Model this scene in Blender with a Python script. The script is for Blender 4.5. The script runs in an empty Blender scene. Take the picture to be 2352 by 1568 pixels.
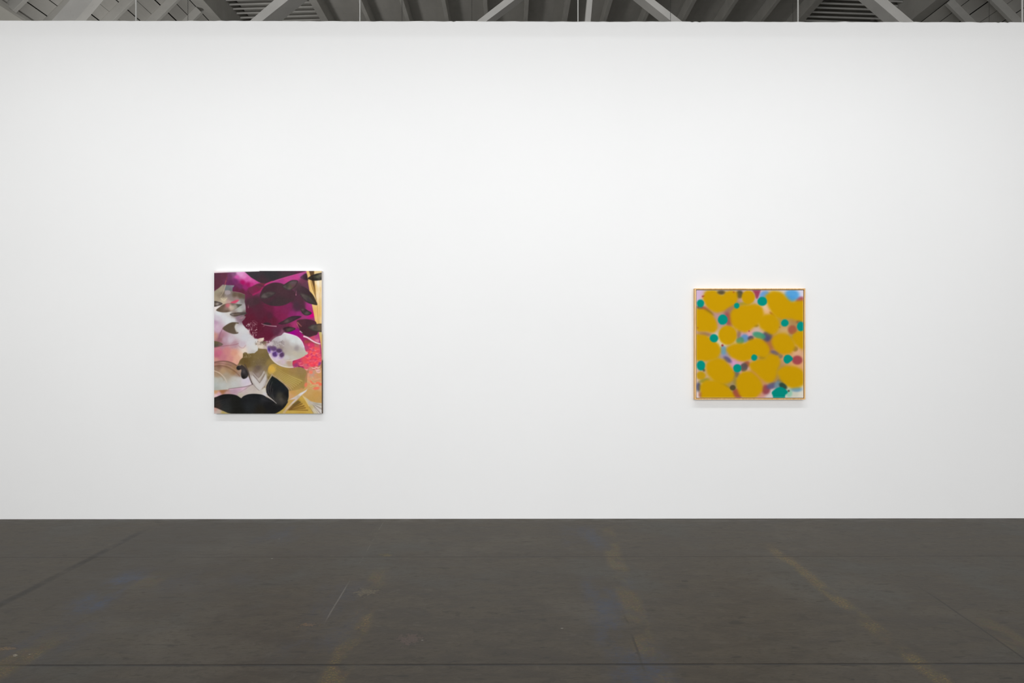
import bpy, bmesh, math, random
import numpy as np
from mathutils import Vector

random.seed(7)
RNG = np.random.default_rng(11)
C = bpy.context.scene.collection
F = 1568.0                      # focal length in pixels of a 2352 x 1568 frame (24 mm)
EYE = 1.5                       # camera height
YAW = 0.0038
WALL_Y = 5.78                   # front face of the white wall


def at(px, py, Y):
    """the point at world depth Y seen at a pixel of the photograph"""
    a, b = (px - 1176.0) / F, (784.0 - py) / F
    dx = math.sin(YAW) + a * math.cos(YAW)
    dy = math.cos(YAW) - a * math.sin(YAW)
    s = Y / dy
    return Vector((s * dx, Y, EYE + s * b))


# ------------------------------------------------------------------ materials
class NT:
    def __init__(self, name):
        self.m = bpy.data.materials.new(name)
        self.m.use_nodes = True
        self.t = self.m.node_tree
        self.b = self.t.nodes['Principled BSDF']

    def set(self, sock, v):
        if isinstance(v, bpy.types.NodeSocket):
            self.t.links.new(v, sock)
        else:
            sock.default_value = v

    def math(self, op, a, b=0.0, c=0.0, clamp=False):
        n = self.t.nodes.new('ShaderNodeMath'); n.operation = op; n.use_clamp = clamp
        for s, v in zip(n.inputs, (a, b, c)):
            self.set(s, v)
        return n.outputs[0]

    def pos(self):
        n = self.t.nodes.new('ShaderNodeTexCoord')
        return n.outputs['Object']

    def xyz(self, v):
        n = self.t.nodes.new('ShaderNodeSeparateXYZ'); self.t.links.new(v, n.inputs[0])
        return n.outputs[0], n.outputs[1], n.outputs[2]

    def scaled(self, v, s, off=(0, 0, 0)):
        n = self.t.nodes.new('ShaderNodeMapping'); self.t.links.new(v, n.inputs[0])
        n.inputs['Scale'].default_value = s; n.inputs['Location'].default_value = off
        return n.outputs[0]

    def noise(self, v, scale, detail=3.0, rough=0.5, dist=0.0):
        n = self.t.nodes.new('ShaderNodeTexNoise'); self.t.links.new(v, n.inputs['Vector'])
        n.inputs['Scale'].default_value = scale; n.inputs['Detail'].default_value = detail
        n.inputs['Roughness'].default_value = rough; n.inputs['Distortion'].default_value = dist
        return n.outputs['Fac']

    def voronoi(self, v, scale, rnd=1.0):
        n = self.t.nodes.new('ShaderNodeTexVoronoi'); self.t.links.new(v, n.inputs['Vector'])
        n.inputs['Scale'].default_value = scale; n.inputs['Randomness'].default_value = rnd
        return n.outputs['Distance'], n.outputs['Color']

    def step(self, v, lo, hi):
        """smooth 0..1 as v runs lo..hi (lo may exceed hi)"""
        n = self.t.nodes.new('ShaderNodeMapRange'); n.interpolation_type = 'SMOOTHSTEP'
        self.set(n.inputs['Value'], v)
        if lo <= hi:
            n.inputs['From Min'].default_value = lo; n.inputs['From Max'].default_value = hi
            n.inputs['To Min'].default_value = 0; n.inputs['To Max'].default_value = 1
        else:
            n.inputs['From Min'].default_value = hi; n.inputs['From Max'].default_value = lo
            n.inputs['To Min'].default_value = 1; n.inputs['To Max'].default_value = 0
        return n.outputs[0]

    def mul(self, *a):
        r = a[0]
        for x in a[1:]:
            r = self.math('MULTIPLY', r, x)
        return r

    def mix(self, fac, c1, c2, mode='MIX'):
        n = self.t.nodes.new('ShaderNodeMix'); n.data_type = 'RGBA'; n.blend_type = mode
        self.set(n.inputs[0], fac)
        self.set(n.inputs[6], c1); self.set(n.inputs[7], c2)
        return n.outputs[2]

    def bump(self, h, strength=0.2, dist=0.01):
        n = self.t.nodes.new('ShaderNodeBump'); self.t.links.new(h, n.inputs['Height'])
        n.inputs['Strength'].default_value = strength; n.inputs['Distance'].default_value = dist
        self.t.links.new(n.outputs[0], self.b.inputs['Normal'])

    def fin(self, col, rough=0.8, spec=0.3, metal=0.0):
        self.set(self.b.inputs['Base Color'], col)
        self.set(self.b.inputs['Roughness'], rough)
        self.set(self.b.inputs['Specular IOR Level'], spec)
        self.set(self.b.inputs['Metallic'], metal)
        return self.m


def lin(c):
    c = np.asarray(c, float) / 255.0
    return np.where(c <= 0.04045, c / 12.92, ((c + 0.055) / 1.055) ** 2.4)


def rgba(r, g, b, k=1.0):
    l = lin((r, g, b)) * k
    return (float(l[0]), float(l[1]), float(l[2]), 1.0)


def paint_wood(name, base, var=0.12, spec=0.2, stretch=(1, 1, 1)):
    n = NT(name); p = n.pos()
    q = n.scaled(p, stretch)
    f = n.noise(q, 2.2, 5, 0.6)
    g = n.noise(q, 14, 3, 0.6)
    dark = tuple(c * (1 - var) for c in base[:3]) + (1,)
    lite = tuple(min(1, c * (1 + var)) for c in base[:3]) + (1,)
    col = n.mix(n.step(f, 0.3, 0.7), dark, lite)
    col = n.mix(n.mul(n.step(g, 0.62, 0.75), 0.25), col, tuple(c * 0.7 for c in base[:3]) + (1,))
    n.bump(g, 0.15, 0.004)
    return n.fin(col, 0.7, spec)


def wall_material(name, base):
    n = NT(name); p = n.pos()
    f = n.noise(p, 0.8, 3, 0.5); g = n.noise(p, 55, 3, 0.6)
    col = n.mix(n.step(f, 0.3, 0.7), tuple(c * 0.985 for c in base[:3]) + (1,), base)
    n.bump(g, 0.05, 0.002)
    return n.fin(col, 0.75, 0.25)


def floor_material():
    fc = lambda r, g, b: rgba(r, g, b, 0.475)
    n = NT('worn_painted_floor'); p = n.pos()
    X, Y, Z = n.xyz(p)
    wob = n.noise(p, 3.0, 3, 0.6)
    wobf = n.noise(p, 22.0, 4, 0.7)
    wobm = n.noise(p, 30.0, 3, 0.6)
    big = n.noise(p, 0.75, 4, 0.6)
    streak = n.noise(n.scaled(p, (1.0, 3.2, 1.0)), 2.6, 6, 0.68, 0.6)
    fine = n.noise(n.scaled(p, (1.0, 2.5, 1.0)), 26, 5, 0.7)
    base = fc(102, 93, 79); dark = fc(83, 74, 62); lite = fc(115, 107, 94); cool = fc(95, 92, 84)
    col = n.mix(n.step(streak, 0.36, 0.62), dark, base)
    col = n.mix(n.mul(n.step(big, 0.52, 0.68), 0.75), col, lite)
    col = n.mix(n.mul(n.step(n.noise(n.scaled(p, (1, 1, 1), (4, 7, 0)), 1.1, 4, 0.6), 0.52, 0.68), 0.8), col, cool)
    col = n.mix(n.mul(n.step(fine, 0.50, 0.64), 0.6), col, dark)
    mid = n.noise(n.scaled(p, (1.0, 1.7, 1.0), (9, 2, 0)), 11.0, 5, 0.72, 0.5)
    col = n.mix(n.mul(n.step(mid, 0.52, 0.66), 0.55), col, fc(74, 67, 57))
    col = n.mix(n.mul(n.step(mid, 0.44, 0.32), 0.4), col, lite)
    col = n.mix(n.mul(n.step(fine, 0.40, 0.30), 0.35), col, lite)
    # short dark dents lying across the boards
    dent = n.noise(n.scaled(p, (1.0, 3.6, 1.0), (3, 1, 0)), 6.5, 3, 0.55, 0.4)
    dm = n.mul(n.step(dent, 0.645, 0.685), 0.65)
    col = n.mix(dm, col, fc(62, 57, 50))

    def band(x0, slope, half, soft, y0, y1, wamp=0.03, yref=4.0, ysoft=0.15):
        cx = n.math('MULTIPLY_ADD', n.math('SUBTRACT', Y, yref), slope, x0)
        d = n.math('SUBTRACT', X, cx)
        d = n.math('ADD', d, n.math('MULTIPLY', n.math('SUBTRACT', wob, 0.5), wamp))
        d = n.math('ABSOLUTE', d)
        return n.mul(n.step(d, half + soft, half), n.step(Y, y0 - ysoft, y0 + ysoft), n.step(Y, y1 + ysoft, y1 - ysoft))

    # damp darker zone on the left, right of the long seam
    zone = n.mul(n.step(X, -2.93, -2.80), n.step(X, -1.0, -2.6), n.step(Y, 3.6, 4.6), n.step(big, 0.30, 0.5))
    col = n.mix(n.mul(zone, 0.5), col, fc(80, 73, 64))
    # blue stains
    blu = n.noise(n.scaled(p, (1.6, 0.8, 1), (2, 5, 0)), 3.4, 4, 0.6)
    for x0, half, y0, y1, amt in ((-2.40, 0.06, 3.75, 4.45, 0.75), (0.60, 0.09, 2.6, 4.3, 0.55), (0.575, 0.09, 4.95, 5.55, 0.5), (-2.30, 0.12, 2.6, 3.7, 0.25),
                                  (-0.98, 0.12, 3.2, 4.3, 0.22), (-1.75, 0.15, 5.1, 5.6, 0.3), (-1.9, 0.22, 4.1, 4.4, 0.2)):
        mk = n.mul(band(x0, 0.0, half, 0.12, y0, y1, 0.08), n.step(blu, 0.38, 0.66), n.step(fine, 0.30, 0.60), amt)
        col = n.mix(n.math('MULTIPLY', mk, 1.25), col, fc(84, 94, 118))
    # old yellow tape and paint lines, worn off in patches
    wear = n.noise(n.scaled(p, (1.0, 0.55, 1.0)), 5.0, 5, 0.65)
    speck = n.noise(n.scaled(p, (1.0, 2.2, 1.0)), 75, 3, 0.6)
    ochre = fc(164, 136, 74); olive = fc(112, 108, 70); rust = fc(120, 96, 74)
    for x0, s, half, y0, y1, hard in ((1.912, 0.0, 0.018, 2.6, 5.0, 1.0), (0.700, 0.045, 0.035, 2.6, 5.5, 0.5), (-0.805, -0.025, 0.03, 2.5, 3.85, 0.85),
                                      (-0.835, 0.0, 0.035, 4.15, 4.45, 0.5), (-2.28, 0.05, 0.05, 3.0, 3.42, 0.6), (-2.25, 0.0, 0.05, 4.2, 4.4, 0.2), (2.56, 0.05, 0.05, 3.2, 3.7, 0.25)):
        m = band(x0, s, half, 0.05, y0, y1, 0.03)
        mo = n.mul(m, n.step(wear, 0.40, 0.56))
        col = n.mix(n.mul(mo, 0.42), col, n.mix(n.step(wobf, 0.42, 0.58), olive, rust))
        col = n.mix(n.mul(mo, n.step(speck, 0.515, 0.60), n.step(wear, 0.42, 0.60), hard), col, ochre)
    # chips of the paint
    for cx, cy, rx, ry, c in ((-0.50, 3.447, 0.060, 0.066, fc(118, 98, 90)), (-0.860, 4.09, 0.060, 0.06, fc(132, 120, 96)), (-0.86, 4.80, 0.05, 0.03, fc(132, 114, 62)),
                              (-1.06, 3.62, 0.05, 0.02, fc(140, 112, 84)), (-2.46, 3.345, 0.05, 0.02, fc(150, 122, 86)), (-2.365, 3.275, 0.02, 0.012, fc(200, 190, 170))):
        dx = n.math('DIVIDE', n.math('SUBTRACT', X, cx), rx); dy = n.math('DIVIDE', n.math('SUBTRACT', Y, cy), ry)
        r = n.math('SQRT', n.math('ADD', n.mul(dx, dx), n.mul(dy, dy)))
        r = n.math('ADD', r, n.math('MULTIPLY', n.math('SUBTRACT', wobm, 0.5), 4.2))
        col = n.mix(n.mul(n.step(r, 1.25, 1.0), n.step(r, 0.85, 1.0), 0.5), col, fc(52, 47, 42))
        col = n.mix(n.mul(n.step(r, 1.0, 0.75), n.step(speck, 0.42, 0.52), 0.85), col, c)
    # long seams: two across, three along
    height = None
    jw = n.math('MULTIPLY', n.math('SUBTRACT', wobf, 0.5), 0.006)
    for y0, half, amt in ((4.756, 0.002, 0.55), (3.170, 0.004, 0.9)):
        d = n.math('ABSOLUTE', n.math('ADD', n.math('SUBTRACT', Y, y0), jw))
        col = n.mix(n.mul(n.step(d, half + 0.012, half), n.step(n.noise(n.scaled(p, (1, 0, 0)), 2.3, 4, 0.6), 0.30, 0.52), amt), col, fc(52, 47, 42))
        ln = n.step(d, half * 2.5, 0.0)
        height = ln if height is None else n.math('ADD', height, ln)
        d2 = n.math('ABSOLUTE', n.math('ADD', n.math('SUBTRACT', Y, y0 + 0.05), jw))
        col = n.mix(n.mul(n.step(d2, 0.05, 0.0), n.step(streak, 0.42, 0.58), 0.30), col, fc(70, 64, 57))
    m = band(-2.90, 0.004, 0.010, 0.035, 3.0, 5.40, 0.035, 4.4)
    col = n.mix(n.mul(m, n.step(wear, 0.30, 0.48), 0.85), col, fc(56, 50, 43))
    m = band(2.47, 0.075, 0.001, 0.008, 2.8, 4.15, 0.01, 3.66)
    col = n.mix(n.mul(m, n.step(wear, 0.30, 0.46), 0.8), col, fc(58, 53, 48))
    m = band(0.64, 0.03, 0.001, 0.010, 2.9, 3.75, 0.03)
    col = n.mix(n.mul(m, n.step(wear, 0.40, 0.52), 0.6), col, fc(56, 51, 46))
    m = band(-0.995, -0.03, 0.001, 0.006, 2.6, 5.7, 0.016)
    sc_ = n.math('MAXIMUM', n.mul(n.step(Y, 3.6, 3.8), n.step(Y, 4.3, 4.1)), n.mul(n.step(wear, 0.50, 0.58), 0.5))
    col = n.mix(n.mul(m, sc_, n.step(speck, 0.35, 0.5), 0.75), col, fc(150, 144, 136))
    # stray pale specks
    vd, vc = n.voronoi(n.scaled(p, (1.0, 1.4, 1.0)), 3.1)
    vx, vy, vz = n.xyz(vc)
    col = n.mix(n.mul(n.step(vd, 0.030, 0.018), n.step(vx, 0.55, 0.6), 0.7), col, fc(196, 190, 180))
    vd2, vc2 = n.voronoi(n.scaled(p, (1.0, 1.6, 1.0), (5, 3, 0)), 4.4)
    ax, ay, az = n.xyz(vc2)
    col = n.mix(n.mul(n.step(vd2, 0.05, 0.03), n.step(ax, 0.62, 0.66), 0.75), col, fc(48, 44, 40))
    # paler grey patches along the foot of the wall
    foot = n.mul(n.step(Y, 5.60, 5.78), n.step(n.noise(n.scaled(p, (1, 3, 1)), 5, 4, 0.65), 0.42, 0.62))
    col = n.mix(n.mul(foot, 0.4), col, fc(150, 147, 142))
    h = n.math('ADD', n.math('MULTIPLY', fine, 0.5), n.math('MULTIPLY', height, -1.5))
    n.bump(n.math('ADD', h, n.math('MULTIPLY', mid, 0.8)), 0.3, 0.006)
    rough = n.math('MULTIPLY_ADD', streak, 0.25, 0.42)
    return n.fin(col, rough, 0.24)


def attr_material(name, rough=0.85, spec=0.04):
    n = NT(name)
    a = n.t.nodes.new('ShaderNodeAttribute'); a.attribute_name = 'paint'
    p = n.pos()
    w = n.noise(p, 420, 2, 0.5)
    n.bump(w, 0.06, 0.001)
    return n.fin(a.outputs['Color'], rough, spec)


def oak_material():
    n = NT('pale_maple'); p = n.pos()
    g = n.noise(n.scaled(p, (14, 14, 1.2)), 6, 4, 0.6)
    col = n.mix(n.step(g, 0.3, 0.7), rgba(222, 172, 108), rgba(238, 198, 140))
    return n.fin(col, 0.5, 0.35)


M = {
    'wall': wall_material('white_wall_paint', (0.86, 0.862, 0.866, 1)),
    'outer': wall_material('cream_wall_paint', (0.74, 0.725, 0.675, 1)),
    'floor': floor_material(),
    'boards': paint_wood('grey_painted_boards', (0.445, 0.434, 0.41, 1), 0.10, stretch=(1, 0.25, 1)),
    'joist': paint_wood('grey_painted_joists', (0.465, 0.455, 0.43, 1), 0.08),
    'truss': paint_wood('pale_grey_painted_timber', (0.605, 0.594, 0.572, 1), 0.07),
    'rod': NT('painted_steel_rod').fin((0.55, 0.55, 0.53, 1), 0.45, 0.4),
    'chain': NT('dark_steel_chain').fin((0.07, 0.07, 0.066, 1), 0.5, 0.4, 0.4),
    'maple': oak_material(),
    'gap': NT('dark_brown_backing').fin(rgba(74, 46, 18), 0.8, 0.1),
    'canvas': attr_material('paint_on_canvas'),
    'linen': NT('bare_canvas').fin(rgba(200, 192, 180), 0.9, 0.1),
    'void': NT('dark_gap_backing').fin((0.02, 0.02, 0.019, 1), 0.9, 0.1),
}


# ------------------------------------------------------------------ helpers
def link(name, me, mat=None, parent=None):
    o = bpy.data.objects.new(name, me); C.objects.link(o)
    if mat is not None:
        me.materials.append(mat)
    if parent is not None:
        o.parent = parent
    return o


def tag(o, label, cat, group=None, kind=None):
    if label: o['label'] = label
    if cat: o['category'] = cat
    if group: o['group'] = group
    if kind: o['kind'] = kind
    return o


def empty(name, loc):
    o = bpy.data.objects.new(name, None); C.objects.link(o); o.location = loc
    o.empty_display_size = 0.1
    return o


class MB:
    def __init__(self, origin=(0, 0, 0)):
        self.v, self.f, self.o = [], [], Vector(origin)

    def hexa(self, p):
        """eight corners: 0-3 one end (loop), 4-7 the other end in the same order"""
        k = len(self.v); self.v += [Vector(q) - self.o for q in p]
        for a in ((3, 2, 1, 0), (4, 5, 6, 7), (0, 1, 5, 4), (1, 2, 6, 5), (2, 3, 7, 6), (3, 0, 4, 7)):
            self.f.append(tuple(k + i for i in a))
        return self

    def box(self, a, b):
        (x0, y0, z0), (x1, y1, z1) = a, b
        return self.hexa([(x0, y0, z0), (x1, y0, z0), (x1, y1, z0), (x0, y1, z0),
                          (x0, y0, z1), (x1, y0, z1), (x1, y1, z1), (x0, y1, z1)])

    def build(self, name, mat, parent=None, bevel=0.0):
        me = bpy.data.meshes.new(name)
        me.from_pydata([tuple(q) for q in self.v], [], self.f)
        bm = bmesh.new(); bm.from_mesh(me)
        bmesh.ops.recalc_face_normals(bm, faces=bm.faces)
        bm.to_mesh(me); bm.free()
        o = link(name, me, mat, parent)
        if parent is None:
            o.location = self.o
        if bevel:
            md = o.modifiers.new('edge', 'BEVEL'); md.width = bevel; md.segments = 2
        return o


def tube(name, pts, r, mat, seg=10, parent=None):
    p0, p1 = Vector(pts[0]), Vector(pts[1])
    bm = bmesh.new(); n = p1 - p0
    bmesh.ops.create_cone(bm, cap_ends=True, segments=seg, radius1=r, radius2=r, depth=n.length)
    me = bpy.data.meshes.new(name)
    bmesh.ops.translate(bm, verts=bm.verts, vec=(0, 0, n.length / 2))
    for f in bm.faces:
        f.smooth = len(f.verts) == 4
    bm.to_mesh(me); bm.free()
    o = link(name, me, mat, parent); o.location = p0
    o.rotation_euler = n.to_track_quat('Z', 'Y').to_euler()
    return o


# ------------------------------------------------------------------ the paint box
class Paint:
    """a canvas of colours on a grid, painted with soft shapes; coordinates are those of the picture's close-up"""

    def __init__(self, u0, v0, u1, v1, nx, ny, zooms):
        self.u, self.v = np.meshgrid(np.linspace(u0, u1, nx), np.linspace(v0, v1, ny))
        self.c = np.zeros((ny, nx, 3)); self.z = zooms
        self.nx, self.ny = nx, ny
        self.du = (u1 - u0) / (nx - 1)
        self.R = 0
        self.wu = self.fbm(40) * 1.0; self.wv = self.fbm(40) * 1.0

    def fbm(self, cell, octv=3):
        out = np.zeros((self.ny, self.nx)); amp = 1.0; tot = 0
        for o in range(octv):
            s = cell / 2 ** o
            gu = (self.u - self.u.min()) / s; gv = (self.v - self.v.min()) / s
            g = RNG.random((int(gv.max()) + 3, int(gu.max()) + 3)) * 2 - 1
            iu, iv = gu.astype(int), gv.astype(int); fu, fv = gu - iu, gv - iv
            fu = fu * fu * (3 - 2 * fu); fv = fv * fv * (3 - 2 * fv)
            out += amp * ((g[iv, iu] * (1 - fu) + g[iv, iu + 1] * fu) * (1 - fv) + (g[iv + 1, iu] * (1 - fu) + g[iv + 1, iu + 1] * fu) * fv)
            tot += amp; amp *= 0.5
        return out / tot

    def P(self, pts):
        ou, ov, k = self.z[self.R]
        return np.array([(ou + x * k, ov + y * k) for x, y in pts], float)

    def k(self):
        return self.z[self.R][2]

    def field(self, pts, sigma):
        """colour points blended smoothly; a point may name its own zoom as 4th value"""
        P, Cc = [], []
        for q in pts:
            x, y, c = q[0], q[1], q[2]
            r = q[3] if len(q) > 3 else self.R
            ou, ov, k = self.z[r]
            P.append((ou + x * k, ov + y * k)); Cc.append(c)
        P = np.array(P); Cc = np.array(Cc, float)
        return ('field', P, Cc, sigma * 1.6)

    def colour(self, c, sl):
        if isinstance(c, tuple) and len(c) and c[0] == 'field':
            _, P, Cc, s = c
            u, v = self.u[sl], self.v[sl]
            num = np.zeros(u.shape + (3,)); den = np.zeros(u.shape)
            for (pu, pv), col in zip(P, Cc):
                d2 = (u - pu) ** 2 + (v - pv) ** 2
                w = 1.0 / (d2 + s * s) ** 2.0
                num += w[..., None] * col; den += w
            return num / den[..., None]
        return np.array(c, float)

    def box(self, lo, hi):
        j = np.where((self.u[0] >= lo[0]) & (self.u[0] <= hi[0]))[0]
        i = np.where((self.v[:, 0] >= lo[1]) & (self.v[:, 0] <= hi[1]))[0]
        if len(i) == 0 or len(j) == 0:
            return None
        return (slice(i[0], i[-1] + 1), slice(j[0], j[-1] + 1))

    def put(self, sl, alpha, c):
        col = self.colour(c, sl)
        self.c[sl] = self.c[sl] * (1 - alpha[..., None]) + col * alpha[..., None]

    @staticmethod
    def spline(P, closed, n=6):
        m = len(P); out = []
        rng = range(m if closed else m - 1)
        for i in rng:
            p0 = P[(i - 1) % m] if closed else P[max(i - 1, 0)]
            p1, p2 = P[i], P[(i + 1) % m]
            p3 = P[(i + 2) % m] if closed else P[min(i + 2, m - 1)]
            for t in np.linspace(0, 1, n, endpoint=False):
                out.append(0.5 * ((2 * p1) + (p2 - p0) * t + (2 * p0 - 5 * p1 + 4 * p2 - p3) * t ** 2 + (3 * p1 - p0 - 3 * p2 + p3) * t ** 3))
        if not closed:
            out.append(P[-1])
        return np.array(out)

    def sdist(self, Q, sl, warp=0.0):
        u, v = self.u[sl] + self.wu[sl] * warp, self.v[sl] + self.wv[sl] * warp
        inside = np.zeros(u.shape, bool); d = np.full(u.shape, 1e9)
        m = len(Q)
        for i in range(m):
            a, b = Q[i], Q[(i + 1) % m]
            e = b - a; L = e @ e
            if L < 1e-9: continue
            t = np.clip(((u - a[0]) * e[0] + (v - a[1]) * e[1]) / L, 0, 1)
            d = np.minimum(d, (u - a[0] - t * e[0]) ** 2 + (v - a[1] - t * e[1]) ** 2)
            cond = (a[1] > v) != (b[1] > v)
            if abs(e[1]) > 1e-12:
                inside ^= cond & (u < e[0] * (v - a[1]) / e[1] + a[0])
        d = np.sqrt(d)
        return np.where(inside, d, -d)

    def poly(self, pts, c, feather=4.0, alpha=1.0, smooth=True, warp=0.0, rim=None, grow=0.0):
        """feather in close-up units; rim = (colour, width, strength): the edge fades to another colour"""
        P = self.P(pts)
        Q = self.spline(P, True, 5) if smooth else P
        g = feather + abs(warp) + abs(grow) + 4
        sl = self.box(Q.min(0) - g, Q.max(0) + g)
        if sl is None: return
        sd = self.sdist(Q, sl, warp) + grow
        t = np.clip((sd + feather) / (2 * feather), 0, 1)
        self.put(sl, alpha * t * t * (3 - 2 * t), c)
        if rim:
            rc, w, s = rim
            a = np.clip(1 - np.maximum(sd, 0) / w, 0, 1) * (t > 0.5) * s
            self.put(sl, a, rc)

    def blob(self, x, y, rx, ry, c, feather=4.0, alpha=1.0, rot=0.0, warp=0.0):
        k = self.k(); (cu, cv), = self.P([(x, y)])
        rx, ry = rx * k, ry * k
        r = max(rx, ry) + feather + abs(warp) + 3
        sl = self.box((cu - r, cv - r), (cu + r, cv + r))
        if sl is None: return
        a = math.radians(rot)
        du, dv = self.u[sl] - cu + self.wu[sl] * warp, self.v[sl] - cv + self.wv[sl] * warp
        x_ = du * math.cos(a) + dv * math.sin(a); y_ = -du * math.sin(a) + dv * math.cos(a)
        q = np.sqrt((x_ / rx) ** 2 + (y_ / ry) ** 2)
        sd = (1 - q) * min(rx, ry)
        t = np.clip((sd + feather) / (2 * feather), 0, 1)
        self.put(sl, alpha * t * t * (3 - 2 * t), c)

    def stroke(self, pts, w0, c, w1=None, feather=2.0, alpha=1.0, fade=False):
        """w0..w1 half-widths at the two ends, in zoom units"""
        k = self.k(); Q = self.spline(self.P(pts), False, 6) if len(pts) > 2 else self.P(pts)
        w1 = w0 if w1 is None else w1
        g = max(w0, w1) * k + feather + 3
        sl = self.box(Q.min(0) - g, Q.max(0) + g)
        if sl is None: return
        u, v = self.u[sl], self.v[sl]
        seg = np.linalg.norm(np.diff(Q, axis=0), axis=1); tot = seg.sum(); acc = 0
        best = np.full(u.shape, -1e9); pos = np.zeros(u.shape)
        for i in range(len(Q) - 1):
            a, b = Q[i], Q[i + 1]; e = b - a; L = e @ e
            if L < 1e-9: continue
            t = np.clip(((u - a[0]) * e[0] + (v - a[1]) * e[1]) / L, 0, 1)
            d = np.sqrt((u - a[0] - t * e[0]) ** 2 + (v - a[1] - t * e[1]) ** 2)
            s = (acc + t * seg[i]) / tot
            val = (w0 + (w1 - w0) * s) * k - d
            pos = np.where(val > best, s, pos); best = np.maximum(best, val); acc += seg[i]
        t = np.clip((best + feather) / (2 * feather), 0, 1)
        al = alpha * t * t * (3 - 2 * t)
        if fade:
            al = al * np.clip(4 * pos * (1 - pos), 0, 1)
        self.put(sl, al, c)

    def soften(self, times):
        for _ in range(times):
            for ax in (0, 1):
                q = np.pad(self.c, [(2, 2) if k == ax else (0, 0) for k in range(3)], mode='edge')
                n = self.c.shape[ax]
                cut = lambda i: q[i:i + n] if ax == 0 else q[:, i:i + n]
                self.c = (cut(0) + 4 * cut(1) + 6 * cut(2) + 4 * cut(3) + cut(4)) / 16.0

    def specks(self, x0, y0, x1, y1, n, r, c, alpha=0.9, shape=None):
        for _ in range(n):
            x, y = random.uniform(x0, x1), random.uniform(y0, y1)
            if shape and not shape(x, y): continue
            s = r * random.uniform(0.4, 1.3)
            self.blob(x, y, s * random.uniform(0.7, 1.5), s, c, 1.2, alpha * random.uniform(0.5, 1), random.uniform(0, 180))


def zoom(ox, oy, crop_x, crop_y, s0, s):
    """(offset u, offset v, scale) of a zoom whose corner is pixel (ox, oy) at s times, in a close-up starting at (crop_x, crop_y) at s0 times"""
    return ((ox - crop_x) * s0, (oy - crop_y) * s0, s0 / s)


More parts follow.
